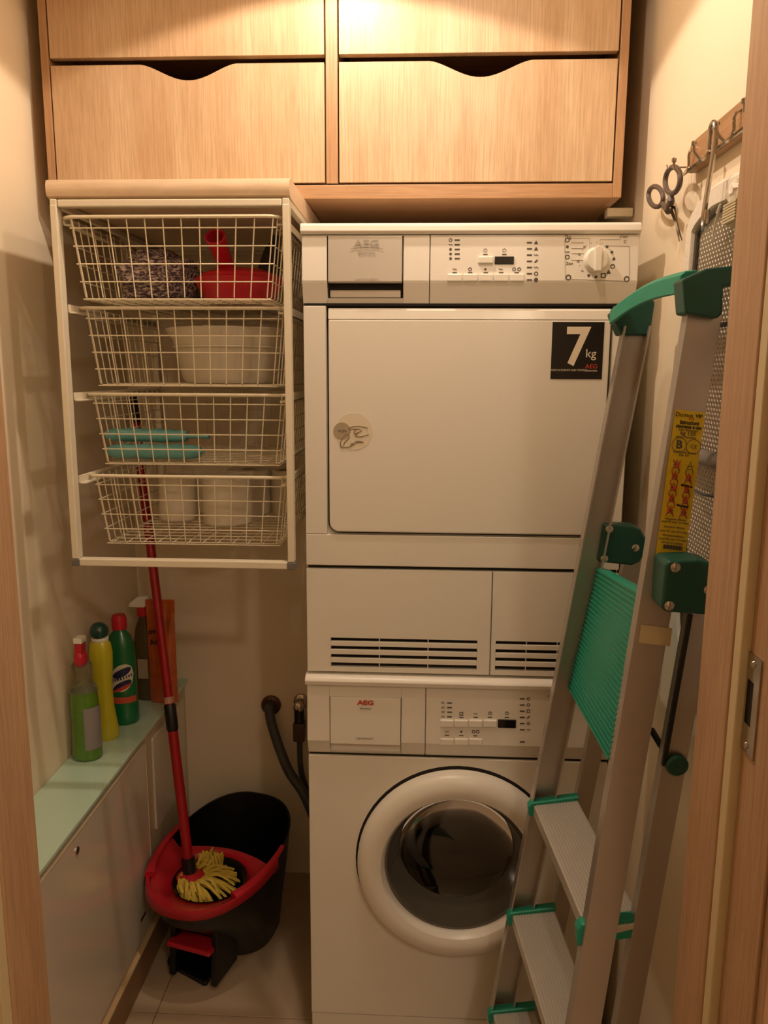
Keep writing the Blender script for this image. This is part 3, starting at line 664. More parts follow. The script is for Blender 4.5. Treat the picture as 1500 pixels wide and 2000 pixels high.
# front panel with round hole
cx,cz=at(893,1690,y=-.01).x-.0,.4575; RD=.203
zk=.086
put('front_panel',plate_hole(NB(),WX0+.0005,WX1-.0005,zk+.002,z3-.003,cx,cz,.170,-.002,.0135),ENAM,wm,bevel=.0015)
put('kick_panel',box(NB(),WX0+.001,WX1-.001,.000,.0135,.018,zk-.001),ENAM,wm,bevel=.002)
for x in (.05,.545):
    for y in (.06,.54): put('foot',lathe(NB(),[(.022,0),(.022,.006),(.012,.009),(.012,.013)],(x,y,0),'z',16),BLK,wm,smooth=True)
put('tub_cavity',lathe(NB(),[(.170,-.0135),(.170,-.0136),(.15,-.02),(.15,-.012)],(cx,0,cz),'y',8),GAP,wm) if False else None
wd=put('door',lathe(NB(),[(.199,.003),(.203,.008),(.203,.018),(.200,.028),(.192,.036),(.180,.040),(.168,.041),(.155,.036),(.149,.026),(.147,.012),(.147,.003)],(cx,0,cz),'y',72,closed=True),ENAM2,wm,smooth=True,label='round white porthole door ring')
put('door_gap_ring',lathe(NB(),[(.2005,.0018),(.2075,.0018),(.2075,.0028),(.2005,.0028)],(cx,0,cz),'y',64,closed=True),GAP,wm)
GRC=mat('grey_rubber_seal','5c5850',.16,var=.05,coat=.6)
put('seal',lathe(NB(),[(.1475,.016),(.1465,.012),(.121,-.052),(.117,-.052),(.1415,.006),(.143,.016)],(cx,0,cz),'y',64,closed=True),GRC,wd,smooth=True,label='grey rubber door seal')
DRM=mat('steel_drum','8f8a82',.25,metal=.9)
drum=put('drum',lathe(NB(),[(.125,-.056),(.205,-.09),(.205,-.33),(.20,-.335),(.001,-.335)],(cx,0,cz),'y',48,cap=False),DRM,wm,smooth=True,label='dark steel drum')
put('drum_hub',lathe(NB(),[(.06,-.334),(.05,-.31),(.02,-.30),(.001,-.30)],(cx,0,cz),'y',24,cap=False),DRM,drum,smooth=True)
for k in range(3):
    a=R(90+120*k); b=NB(); c0=Vector((cx+.185*math.cos(a),.1,cz+.185*math.sin(a)))
    tube(b,[c0,c0+Vector((0,.22,0))],.028,8,flat=.6); put('paddle',b,DRM,drum,smooth=True)
GLS=glass('porthole_glass','55514b',.02,.04)
put('porthole_glass',lathe(NB(),[(.1185,-.047),(.108,-.053),(.085,-.060),(.05,-.065),(.001,-.067)],(cx,0,cz),'y',64,cap=False),GLS,wd,smooth=True,label='dark bowl-shaped porthole glass')

# ================= PIPES BEHIND =================
p=at(530,1376,y=YB)
wo=thing('drain_hose',(p.x,YB,p.z-.02),'dark grey drain hose bending from a wall outlet to the washer','hose')
put('wall_rosette',lathe(NB(),[(.028,0),(.027,.008),(.020,.012),(.018,.010)],(p.x,YB-.001,p.z),'y',28),mat('brown_rosette','5a3b2c',.35,metal=.3),wo,smooth=True)
e=at(597,1530,y=.56)
put('hose_tube',tube(NB(),arc([(p.x,YB-.008,p.z),(p.x,YB-.03,p.z-.004),(p.x+.012,YB-.045,p.z-.05),(p.x+.055,YB-.075,p.z-.15),(e.x+.005,.50,e.z),(e.x+.05,.48,e.z-.1)],8),.0135,12),HOSE,wo,smooth=True)
p=at(588,1368,y=YB)
v=thing('water_tap',(p.x,YB,p.z-.05),'small chrome water tap with black nut beside the drain hose','tap')
put('escutcheon',lathe(NB(),[(.021,0),(.020,.006),(.013,.010)],(p.x,YB-.001,p.z),'y',24),CHR,v,smooth=True)
put('tap_body',lathe(NB(),[(.011,0),(.011,.03),(.014,.032),(.014,.044),(.008,.048)],(p.x,YB-.008,p.z),'y',20),CHR,v,smooth=True)
put('black_nut',lathe(NB(),[(.013,-.005),(.014,-.02),(.014,-.045),(.011,-.047)],(p.x,YB-.035,p.z),'z',12),BLK,v,smooth=True)
put('inlet_valve',box(NB(),p.x-.016,p.x+.016,YB-.052,YB-.02,p.z-.10,p.z-.048),mat('brown_valve','4c3c2f',.4),v,bevel=.003)
put('inlet_hose',tube(NB(),arc([(p.x,YB-.036,p.z-.098),(p.x+.004,YB-.036,p.z-.2),(p.x+.03,YB-.012,p.z-.30)],6),.008,10),HOSE,v,smooth=True)

# ================= MOP BUCKET =================
bc=Vector((-.262,.287,0)); ua=R(17); ud=Vector((math.sin(ua),math.cos(ua),0)); vd=Vector((math.cos(ua),-math.sin(ua),0))
A_,B_=.205,.150
def outl(t,s=1.0,da=0,fs=1.0):  # t=0 at rear, pi at front
    ca,sa=math.cos(t),math.sin(t)
    a=A_*s*(fs if ca<0 else 1); b=B_*s
    w=1-.10*(-ca if ca<0 else 0)-.02
    return ud*(a*math.copysign(abs(ca)**.86,ca)+da)+vd*(b*w*math.copysign(abs(sa)**.82,sa))
def rimz(t): 
    c_=(math.cos(t)+1)/2
    return .252+.062*(c_**1.3)
BB=thing('mop_bucket',(bc.x,bc.y,0),'black oval spin mop bucket with red rim and foot pedal','bucket')
N=56; b=NB(); secs=[]
for f,s,da,fs in ((.0,.66,.050,.55),(.02,.69,.050,.55),(.3,.78,.034,.62),(.55,.88,.016,.80),(.72,.945,.005,.95),(.85,.975,.002,1),(.985,1.0,0,1),(1.0,1.012,0,1),(1.0,.985,0,1),(.85,.955,.002,1),(.72,.925,.005,.95),(.55,.86,.016,.80),(.3,.76,.034,.62),(.06,.67,.050,.55)):
    secs.append([b.verts.new(bc+outl(2*PI*k/N,s,da,fs)+Vector((0,0,.004+(rimz(2*PI*k/N)-.004)*f))) for k in range(N)])
for S,T_ in zip(secs,secs[1:]):
    for k in range(N): b.faces.new((S[k],S[(k+1)%N],T_[(k+1)%N],T_[k]))
b.faces.new(secs[0][::-1]); b.faces.new(secs[-1])
put('tub',b,mat('black_bucket_plastic','0e0e10',.4,var=.15),BB,smooth=True)
hc=bc-ud*.062+vd*.004; hr=.086   # spinner hole centre
b=NB(); ri=[];ro=[];rm=[];rd=[]
NN=64
for k in range(NN):
    a=2*PI*k/NN; dv_=ud*math.cos(a)+vd*math.sin(a)
    best=None
    for j in range(180):
        t=2*PI*j/180; q=bc+outl(t,.985)-hc; q.z=0
        an=abs((math.atan2(q.dot(vd),q.dot(ud))-a+PI)%(2*PI)-PI)
        if best is None or an<best[0]: best=(an,q.length,t)
    rr_=best[1]; z=rimz(best[2])+.006
    f=max(0,math.cos(a)); lim=hr+.022+.09*(1-f)**1.2
    back=lim<rr_-.004
    L_=min(rr_+.010,lim) if back else rr_+.010
    z=z if not back else .246
    ri.append(b.verts.new(hc+dv_*hr+Vector((0,0,.232)))); rm.append(b.verts.new(hc+dv_*(hr+(L_-hr)*.6)+Vector((0,0,.246))))
    ro.append(b.verts.new(hc+dv_*L_+Vector((0,0,z)))); rd.append(b.verts.new(hc+dv_*(L_+(.003 if not back else 0))+Vector((0,0,z-.022))))
for X_,Y_ in ((ri,rm),(rm,ro),(ro,rd)):
    for k in range(NN): b.faces.new((X_[k],X_[(k+1)%NN],Y_[(k+1)%NN],Y_[k]))
o=put('red_collar',b,RED,BB,smooth=True,label='red plastic collar round the spinner')
md=o.modifiers.new('s','SOLIDIFY'); md.thickness=.003; md.offset=-1
for s in (-1,1):
    ts=[PI-s*R(52+6*k) for k in range(9)]
    put('collar_arm',tube(NB(),[bc+outl(t,1.0)+Vector((0,0,rimz(t)+.004)) for t in ts],[.013-.0009*k for k in range(9)],10,flat=.8),RED,BB,smooth=True)
put('spinner_basket',lathe(NB(),[(hr+.002,.236),(hr-.006,.225),(hr-.014,.16),(.001,.155)],hc,'z',40,cap=False),BLK,BB,smooth=True)
qa,qb=at(332,1838,z=.105),at(414,1860,z=.105)
# pedal, foot plate
fc=bc-ud*.185
P0,P1,P2,P3=at(325,1885,z=.003),at(403,1928,z=.003),at(440,1868,z=.003),at(352,1830,z=.003)
def quadprism(pts,z0,z1,rr=.012,n=4):
    out=[]
    for i in range(4):
        p,c,q=Vector(pts[i-1]),Vector(pts[i]),Vector(pts[(i+1)%4]); p.z=c.z=q.z=0
        u=(p-c).normalized()*rr; w=(q-c).normalized()*rr
        for k in range(n+1):
            t=k/n; out.append(tuple((c+u*(1-t)**2+w*t**2)[:2]))
    return prism(NB(),out,z0,z1,'xy')
put('foot_plate',quadprism([P0,P1,P2+Vector((0,.06,0)),P3+Vector((0,.06,0))],.0,.014),BLK,BB,bevel=.003)
ca_=(qa+qb)/2
hs=NB()
for q,sg in ((qa,1),(qb,-1)):
    w=(qb-qa).normalized()*.008; base=Vector((q.x,q.y,0))
    hexa(hs,[base-w+Vector((0,0,.012)),base+w+Vector((0,0,.012)),base+w+ud*.10+Vector((0,0,.012)),base-w+ud*.10+Vector((0,0,.012)),base-w+ud*.015+Vector((0,0,.15)),base+w+ud*.015+Vector((0,0,.15)),base+w+ud*.10+Vector((0,0,.16)),base-w+ud*.10+Vector((0,0,.16))])
put('pedal_housing',hs,BLK,BB,bevel=.004)
w=(qb-qa); uu=ud*.012
put('pedal',hexa(NB(),[qa-w*.02-uu+Vector((0,0,-.006)),qb-uu+Vector((0,0,-.006)),qb+ud*.045+Vector((0,0,-.012)),qa+ud*.045+Vector((0,0,-.012)),qa-w*.02-uu+Vector((0,0,.008)),qb-uu+Vector((0,0,.008)),qb+ud*.045+Vector((0,0,.0)),qa+ud*.045+Vector((0,0,.0))]),RED,BB,bevel=.004,label='red foot pedal')

# ================= MOP =================
mb=at(372,1712,z=.228); mt=at(258,768,y=.50)
jt=lambda f:mb+(mt-mb)*f
mo=thing('mop',(mb.x,mb.y,mb.z),'red-handled mop standing in the bucket, yellow strip head','mop')
put('lower_pole',tube(NB(),[jt(.035),jt(.31)],.0122,16),REDD,mo,smooth=True)
put('joint',tube(NB(),[jt(.295),jt(.30),jt(.345),jt(.35)],[.0125,.0145,.0145,.0125],16),BLK,mo,smooth=True,label='black pole joint')
put('sticker_band',tube(NB(),[jt(.352),jt(.365)],.0125,16),mat('pale_band','b98a78',.5),mo,smooth=True)
put('upper_pole',tube(NB(),[jt(.35),jt(.94)],.0112,16),REDD,mo,smooth=True)
put('grip',tube(NB(),[jt(.935),jt(.94),jt(.995),jt(1.0)],[.011,.013,.013,.009],16),BLK,mo,smooth=True,label='black hand grip')
put('ferrule',tube(NB(),[jt(.005),jt(.038)],.0165,16),BLK,mo,smooth=True)
put('head_disc',lathe(NB(),[(.034,-.004),(.034,.004),(.02,.010),(.012,.014)],mb,'z',28),RED,mo,smooth=True)
YS=mat('yellow_microfibre','d9bd4e',.95,bump=.8,scale=260,var=.12)
b=NB(); rnd=random.Random(5)
for k in range(120):
    a=rnd.uniform(0,2*PI); L_=rnd.uniform(.05,.12); lean=Vector((.030,.010,0))
    p0=mb+Vector((math.cos(a)*.022,math.sin(a)*.022,-.003+rnd.uniform(-.004,.002)))
    d1=Vector((math.cos(a),math.sin(a),0)); tgt=p0+d1*L_*.8+lean*rnd.uniform(.3,1.6)
    rel=tgt-hc; rel.z=0
    if rel.length>hr-.014: tgt=hc+rel.normalized()*(hr-.014-rnd.uniform(0,.012)); tgt.z=0
    tgt.z=mb.z-rnd.uniform(.0,.03)
    mid=(p0+tgt)/2+Vector((rnd.uniform(-.008,.008),rnd.uniform(-.008,.008),rnd.uniform(.004,.026)))
    tube(b,arc([p0,mid,tgt],4),[.0042]*8+[.0036],6,flat=.5)
for k in range(26):
    a=rnd.uniform(0,2*PI); o_=mb+Vector((.034,.055,.012))+Vector((math.cos(a)*rnd.uniform(0,.03),math.sin(a)*rnd.uniform(0,.02),0))
    tube(b,arc([o_+Vector((0,0,-.02)),o_+Vector((rnd.uniform(-.006,.006),0,rnd.uniform(.004,.018))),o_+Vector((rnd.uniform(-.02,.02),rnd.uniform(-.02,.01),-.004))],4),.0052,6,flat=.55)
put('mop_strips',b,YS,mo,smooth=True,kind='stuff')

# ================= BOTTLES ON THE LEDGE =================
Z=ZL
def bt(px,py): q=at(px,py,z=Z); return Vector((q.x,q.y,Z))
# 1 green window spray
c=bt(169,1478); c.x=-.515
t=thing('green_spray_bottle',c,'green liquid spray bottle with red trigger, nearest on the ledge','bottle')
GL=mat('green_liquid','6a9c28',.12,var=.1,coat=.5,Transmission_Weight=.35)
PL=clear('clear_bottle_plastic','dcd6b8',.06,.9)
put('liquid',lathe(NB(),[(.001,.001),(.029,.001),(.033,.006),(.032,.03),(.030,.09),(.031,.13),(.029,.158),(.001,.158)],c,'z',32,sy=.85,cap=False),GL,t,smooth=True)
pr=[(.0325,.158),(.027,.17)]+[(.021+.0014*(i%2),.175+.0055*i) for i in range(9)]+[(.014,.226),(.012,.232)]
put('neck_shell',lathe(NB(),pr,c,'z',32,sy=.85,cap=False),PL,t,smooth=True)
b=blob(c+Vector((0,-.004,.232)),.0145,.018,.022,.03,2,1,3); put('trigger_head',b,RED,t,smooth=True)
put('nozzle_neck',box(NB(),c.x-.0085,c.x+.0085,c.y-.016,c.y+.008,c.z+.245,c.z+.268),RED,t,bevel=.003)
put('nozzle',box(NB(),c.x-.0095,c.x+.0095,c.y-.017,c.y+.009,c.z+.2685,c.z+.281),BTN,t,bevel=.002,label='white nozzle tip')
a=[(.0322,.03),(.0315,.12)]
lb=NB(); 
for h0,h1 in ((.03,.115),):
    rows=[]
    for k in range(7):
        an=R(-75+14*k); rows.append([lb.verts.new(c+Vector((math.cos(an)*.0332,math.sin(an)*.0332*.88,h))) for h in (.028,.06,.10,.125)])
    for i in range(6):
        for j in range(3): lb.faces.new((rows[i][j],rows[i][j+1],rows[i+1][j+1],rows[i+1][j]))
put('label_sheet',lb,mat('grey_back_label','8d8684',.5,bump=.2,scale=300),t,smooth=True,label='greyish paper label')
# 2 yellow bottle
c=bt(203,1440); c.x=-.513
t=thing('yellow_bottle',c,'slim yellow cleaner bottle with a dark green cap','bottle')
YB_=mat('yellow_bottle_plastic','c9bd28',.25,var=.05,coat=.3)
put('shell',lathe(NB(),[(.001,0),(.028,0),(.032,.006),(.031,.03),(.024,.08),(.0225,.13),(.026,.18),(.0275,.21),(.024,.232),(.018,.240)],c,'z',32,sy=.78,cap=False),YB_,t,smooth=True)
put('neck_ring',lathe(NB(),[(.018,.238),(.0195,.240),(.0195,.245),(.018,.247)],c,'z',24,sy=.9),BTN,t,smooth=True)
put('cap',blob(c+Vector((0,-.003,.262)),.0215,.021,.021,.02,2,2,3),mat('bottle_green_cap','10403a',.2,coat=.5),t,smooth=True,label='dark green rounded cap')
# 3 green bleach bottle
c=bt(240,1408); c.x=-.502
t=thing('bleach_bottle',c,'large dark green bleach bottle with red cap and oval logo','bottle')
GB=mat('bleach_green','0f6a3a',.3,var=.06,coat=.3)
put('shell',lathe(NB(),[(.001,0),(.033,0),(.037,.006),(.037,.04),(.0355,.06),(.036,.15),(.0345,.19),(.027,.218),(.016,.232),(.014,.240)],c,'z',36,sy=.8,cap=False),GB,t,smooth=True)
put('cap',lathe(NB(),[(.018,.238),(.018,.262),(.015,.272),(.001,.274)],c,'z',20,cap=False),RED,t,smooth=True,label='red child-proof cap')
sf=Vector((0,-1,0))
def curved(bm,c,rx,ry,poly,z0,off=.0006):
    "wrap a small 2-D outline (arc offset, height) on an oval bottle, facing the room"
    vs=[]
    for u,v in poly:
        an=R(-72)+u/rx; vs.append(bm.verts.new(c+Vector((math.cos(an)*(rx+off),math.sin(an)*(ry+off),z0+v))))
    return vs
def wrap_ellipse(c,rx,ry,z0,a,b_,tilt,off,m,t,nm):
    bm=NB(); cols=[]
    n=14
    for i in range(n+1):
        u=-a+2*a*i/n; h=b_*math.sqrt(max(0,1-(u/a)**2)); row=[]
        for j in range(3): row+=curved(bm,c,rx,ry,[(u,tilt*u-h+h*j)],z0,off)
        cols.append(row)
    for i in range(n):
        for j in range(2): 
            try: bm.faces.new((cols[i][j],cols[i+1][j],cols[i+1][j+1],cols[i][j+1]))
            except Exception: pass
    return put(nm,bm,m,t,smooth=True)
WHB=mat('cream_label_white','d7cfb4',.4); NAVY=mat('navy_print','22244e',.4)
wrap_ellipse(c,.0365,.0295,.122,.030,.034,.25,.0006,WHB,t,'logo_oval')
wrap_ellipse(c,.0365,.0295,.1355,.023,.010,.4,.0011,NAVY,t,'logo_swoosh')
wrap_ellipse(c,.0365,.0295,.103,.023,.011,.4,.0011,NAVY,t,'logo_swoosh')
wrap_ellipse(c,.0365,.0295,.097,.022,.005,.42,.0015,REDP,t,'logo_swoosh')
bm=NB(); rows=[]
for k in range(15):
    an=R(-130+8*k); rows.append([bm.verts.new(c+Vector((math.cos(an)*.0378,math.sin(an)*.0305,h))) for h in (.058,.074)])
for i in range(14): bm.faces.new((rows[i][0],rows[i][1],rows[i+1][1],rows[i+1][0]))
put('red_band',bm,mat('coral_band','c8543e',.4),t,smooth=True)
for i,ch in enumerate('Domestos'):
    an=R(-72)+(-.0225+.0064*i)/.0365; p=c+Vector((math.cos(an)*.0388,math.sin(an)*.0316,.117+.0018*i))
    text('lettering',ch,.0125,p,NAVY,t,mw=Matrix.Rotation(an+PI/2,4,'Z')@Matrix.Rotation(PI/2,4,'X')@Matrix.Rotation(.2,4,'Z'),off=.0006,sx=.62)
# 4 clear spray with white/red trigger
c=bt(279,1362); c.x=-.495
t=thing('clear_spray_bottle',c,'clear spray bottle with white and red trigger head behind the bleach','bottle')
PB=clear('brownish_clear_plastic','8a7a58',.08,.6)
put('shell',lathe(NB(),[(.001,0),(.025,0),(.028,.005),(.028,.15),(.022,.19),(.013,.215),(.012,.228)],c,'z',28,sy=.8,cap=False),PB,t,smooth=True)
put('liquid',lathe(NB(),[(.001,.002),(.0262,.002),(.0262,.055),(.001,.055)],c,'z',24,sy=.78,cap=False),mat('dark_amber_liquid','2d3020',.1,coat=.5),t,smooth=True)
put('paper_label',box(NB(),c.x-.012,c.x+.014,c.y-.0245,c.y-.0238,c.z+.062,c.z+.115),mat('pale_label','a9977a',.6,bump=.2,scale=200),t)
put('collar',lathe(NB(),[(.015,.226),(.015,.246),(.011,.25)],c,'z',20),RED,t,smooth=True)
hd=NB(); prism(hd,[(-.036,.250),(-.030,.262),(-.012,.276),(.016,.280),(.022,.274),(.020,.256),(.004,.248)],-.011,.011); bmesh.ops.translate(hd,verts=hd.verts,vec=c)
put('spray_head',hd,BTN,t,bevel=.003,label='white spray head')
put('trigger',tube(NB(),arc([c+Vector((.004,-.002,.252)),c+Vector((.024,-.004,.246)),c+Vector((.034,-.006,.226))],5),.005,8),RED,t,smooth=True,label='red trigger')
# 5 orange pouch
c=bt(322,1352); c.y=.44
t=thing('orange_pouch',Vector((c.x,c.y,Z)),'orange and clear plastic refill pouch at the back of the ledge','pouch')
x0,x1=-.478,-.405; z1_=at(325,1172,y=.44).z
ORG=mat('orange_film','c05a24',.15,bump=.9,scale=38,var=.4,coat=.8)
bm=NB(); n=12; fr=[];bk=[]
for i in range(n+1):
    v=i/n; th=.020*(math.sin(PI*min(1,.15+v*.85)))**.7*(1-v*.75)+.0012; fr.append([]);bk.append([])
    for j in range(9):
        u=j/8; bul=th*math.sin(PI*u)**.6 if 0<u<1 else .0; x=x0+(x1-x0)*u+.003*math.sin(v*9+u*4)*(1-abs(2*u-1)); z=Z+.001+(z1_-Z)*v
        fr[-1].append(bm.verts.new((x,.44-bul,z))); bk[-1].append(bm.verts.new((x,.4405+bul*.6,z)))
for i in range(n):
    for j in range(8):
        bm.faces.new((fr[i][j],fr[i][j+1],fr[i+1][j+1],fr[i+1][j])); bm.faces.new((bk[i][j+1],bk[i][j],bk[i+1][j],bk[i+1][j+1]))
put('film',bm,ORG,t,smooth=True)
put('header_strip',box(NB(),x0-.001,x1+.001,.4385,.4415,z1_-.035,z1_),mat('orange_header','c25a1e',.3),t,bevel=.001)
text('lettering','ovox',.021,(x0+.030,.4165,z1_-.075),BLK,t,off=.0005,sx=.9,rot=(PI/2,-.15,0)); text('lettering','Activ',.019,(x0+.032,.4145,z1_-.103),BLK,t,off=.0005,sx=.85,rot=(PI/2,-.15,0))

# ================= HOOK RAIL, SCISSORS, BOARD =================
zt0,zt1=1.748,1.792; XW=XR
yl=-.135
hk=thing('hook_rail',(XW-.01,-.35,zt0),'wooden rail with metal hooks screwed to the right wall','rail')
pl_=[(yl,zt0+.006),(yl-.006,zt0),(-.595,zt0),(-.595,zt1),(yl-.012,zt1),(yl-.003,zt1-.010)]
put('backboard',prism(NB(),pl_,XW-.014,XW-.0005,'yz'),wood('rail_wood','b0865e','bb926b','9c744d','y',.4),hk,bevel=.0015)
put('steel_strip',tube(NB(),[(XW-.017,yl-.004,zt0+.002),(XW-.017,-.59,zt0+.002)],.003,8),CHR,hk,smooth=True)
for yy in (-.165,-.255,-.345,-.435,-.525):
    h=put('hook',tube(NB(),arc([(XW-.014,yy,zt1-.012),(XW-.022,yy,zt1-.02),(XW-.022,yy,zt0+.004),(XW-.030,yy,zt0-.008),(XW-.042,yy,zt0+.002),(XW-.044,yy,zt0+.012)],5),.0022,8),CHR,hk,smooth=True)
    put('hook_tip',lathe(NB(),[(.001,-.004),(.0038,-.002),(.0038,.002),(.001,.004)],(XW-.044,yy,zt0+.014),'z',10,cap=False),CHR,h,smooth=True)
# nail with scissors
c=at(1314,372,x=.615)
nl=thing('scissors',(.615,c.y,c.z),'grey-handled scissors hanging by one loop left of the hook rail','scissors')
GH=mat('grey_scissor_handle','5d5049',.45)
def loopring(pc,rx,rz,tilt,n=28):
    out=[]
    for k in range(n):
        a=2*PI*k/n; u=rx*math.cos(a); v=rz*math.sin(a); out.append((pc[0]+u*math.cos(tilt)-v*math.sin(tilt),pc[1]+u*math.sin(tilt)+v*math.cos(tilt)))
    return out
def P_(px,py,x=.615): return at(px,py,x=x)
xs_=.612
put('large_handle',tube(NB(),[at(a_,b__,x=xs_) for a_,b__ in loopring((1314,352),14.5,26,R(6))],.0042,10,closed=True),GH,nl,smooth=True)
put('small_handle',tube(NB(),[at(a_,b__,x=xs_+.006) for a_,b__ in loopring((1281,384),14,20,R(-10))],.0042,10,closed=True),GH,nl,smooth=True)
for pts,xx in (([(1310,376),(1311,392),(1306,408)],xs_),([(1293,396),(1300,404),(1306,412)],xs_+.006)):
    put('shank',tube(NB(),[at(*p,x=xx) for p in pts],[.004,.0055,.006],10),GH,nl,smooth=True)
for (pts,xx) in (([(1304,402),(1314,408),(1331,470)],xs_),([(1309,404),(1317,402),(1326,472)],xs_+.004)):
    b=NB(); q=[at(*p,x=xx) for p in pts]; a_=[b.verts.new(v) for v in q]; c_=[b.verts.new(v+Vector((.0018,0,0))) for v in q]
    b.faces.new(a_); b.faces.new(c_[::-1])
    for i in range(3): b.faces.new((a_[i],a_[(i+1)%3],c_[(i+1)%3],c_[i]))
    put('blade',b,CHR,nl)
q=at(1309,408,x=xs_-.002); put('pivot_screw',lathe(NB(),[(.0035,0),(.003,.0015),(0,.002)],q,'x',12),CHR,nl,smooth=True)
q=at(1312,326,x=.612); tag(put('wall_nail',tube(NB(),[(XW+.001,q.y,q.z),(XW-.04,q.y,q.z-.001),(XW-.041,q.y,q.z+.003)],.0015,8),CHR,base=Vector((XW,q.y,q.z))),'small nail in the right wall carrying the scissors','nail')
# long hook carrying the board
XB=.617
tp=at(1393,242,x=.60)
hkp=[(XW-.045,tp.y+.012,tp.z-.030),(XW-.045,tp.y+.010,tp.z-.006),(XW-.045,tp.y,tp.z+.002),(XW-.045,tp.y-.010,tp.z-.006),(XW-.045,tp.y-.012,tp.z-.03),(XW-.050,tp.y-.008,tp.z-.1),(XW-.052,tp.y-.010,tp.z-.125),(XW-.054,tp.y-.020,tp.z-.137),(XW-.056,tp.y-.032,tp.z-.130),(XW-.056,tp.y-.034,tp.z-.115)]
tag(put('long_hook',tube(NB(),arc(hkp,5),.0034,10),CHR,smooth=True,base=Vector((XW-.05,tp.y,tp.z-.13))),'long steel S-hook hanging on the rail, holding the ironing board','hook')
# ironing board
ib=thing('ironing_board',(.61,-.42,.98),'ironing board hung nose up on the right wall, mesh underside showing','ironing board')
yc_=-.435
_h=[at(*q,x=XB) for q in ((1445,334),(1412,346),(1385,364),(1355,400),(1339,440),(1333,500),(1326,600),(1318,760),(1314,950),(1308,1150),(1309,1230),(1316,1290),(1330,1335))]
_h=[(max(p.y,yc_+.002) ,p.z) for p in _h]
_L=[(yc_,_h[0][1])]+_h[1:]+[(yc_,_h[-1][1]-.022)]
_P=[(p.x,p.y) for p in arc([Vector((a,b,0)) for a,b in _L],3)]
_P=_P+[(2*yc_-a,b) for a,b in _P[::-1][1:-1]]
zn,zbm=_P[0][1],min(p[1] for p in _P)
def bo(s=0):
    n=len(_P); out=[]
    for i in range(n):
        (a,b),(c,d)=_P[i-1],_P[(i+1)%n]; t=Vector((c-a,d-b)).normalized()
        out.append((_P[i][0]+t.y*s,_P[i][1]-t.x*s) if True else None)
    return out
if abs(bo(.02)[8][0]-yc_)>abs(_P[8][0]-yc_):
    _b=bo; bo=lambda s=0:_b(-s)
O=bo(0); I=bo(.034)
bm=NB(); n=len(O)
rings=[]
for (L,x) in ((bo(-.0),XB+.006),(O,XB+.024),(I,XB+.024),(I,XB+.010),(bo(.030),XB+.001),(bo(.006),XB+.001)): rings.append([bm.verts.new((x,y,z)) for y,z in L])
for A,B in ((0,1),(1,2),(2,3),(3,4),(4,5),(5,0)):
    for k in range(n): bm.faces.new((rings[A][k],rings[A][(k+1)%n],rings[B][(k+1)%n],rings[B][k]))
put('cover_edge',bm,CLOTH,ib,smooth=True,label='white padded fabric cover edge')
bm=NB(); bm.faces.new([bm.verts.new((XB+.0245,y,z)) for y,z in bo(.01)]); put('cover_sheet',bm,mat('cover_inner_shade','4d443a',.95,bump=.3,scale=90),ib)  # inner side of the white cover, coloured dark as shade behind the mesh holes
# expanded mesh: two families of slanted strands clipped to the outline
Ic=bo(.031)
def inside(y,z):
    c=False; m_=len(Ic)
    for i in range(m_):
        (y1,z1),(y2,z2)=Ic[i],Ic[(i+1)%m_]
        if (z1>z)!=(z2>z) and y<(y2-y1)*(z-z1)/(z2-z1)+y1: c=not c
    return c
bm=NB()
for slope in (1.15,-1.15):
    dn=Vector((0,1,slope)).normalized(); nrm=Vector((0,-dn.z,dn.y)); c0=Vector((0,yc_,(zn+zbm)/2))
    for i in range(-52,53):
        o_=c0+nrm*(i*.0082); seg=None; pts=[]
        for j in range(-80,81):
            p=o_+dn*(j*.01)
            if inside(p.y,p.z): pts.append(p)
        if len(pts)>1:
            x=XB+.013+(.001 if slope>0 else 0); tube(bm,[(x,pts[0].y,pts[0].z),(x,pts[-1].y,pts[-1].z)],.0021,4)
put('steel_mesh',bm,MESH,ib,kind='stuff')
put('inner_rim',tube(NB(),[(XB+.008,y,z) for y,z in bo(.037)],.0035,6,closed=True),mat('dark_rim','4a443c',.5),ib,smooth=True)
q=at(1365,893,x=XB-.006); put('leg_bar',tube(NB(),[(XB-.004,yc_+.17,q.z),(XB-.004,yc_-.17,q.z+.004)],.011,12),mat('grey_leg_paint','8f8984',.4,metal=.3),ib,smooth=True,label='grey steel leg crossbar')
q=at(1330,648,x=XB-.004); put('upper_bar',tube(NB(),[(XB,yc_+.185,q.z+.002),(XB,yc_-.18,q.z)],.0035,8),mat('dark_bar','3c352e',.5),ib,smooth=True)
a=[at(1352,955,x=XB-.004),at(1375,966,x=XB-.012),at(1410,968,x=XB-.008),at(1440,960,x=XB-.004)]
put('release_cable',tube(NB(),arc(a,6),.0022,8),HOSE,ib,smooth=True)
ct=at(1428,365,x=XB-.012)
cl=NB()
for i in range(7): box(cl,XB-.016,XB+.001,ct.y-.03,ct.y+.012,at(1428,408+5.4*i,x=XB).z-.0012,at(1428,408+5.4*i,x=XB).z+.0012)
box(cl,XB-.010,XB+.001,ct.y-.03,ct.y+.012,at(1428,446,x=XB).z,at(1428,402,x=XB).z)
put('ribbed_clip',cl,mat('ivory_clip','cfc19d',.5),ib,label='ivory ribbed plastic clip')
b=blob((XB-.004,ct.y-.01,at(1428,385,x=XB).z),.012,.032,.016,.35,3.2,4,3); put('cover_tie',b,CLOTH,ib,smooth=True,label='gathered white cover fabric')
put('drawstring',tube(NB(),arc([at(1400,415,x=XB-.006),at(1407,400,x=XB-.01),at(1398,432,x=XB-.006),at(1392,470,x=XB)],5),.0016,6),CLOTH,ib,smooth=True)
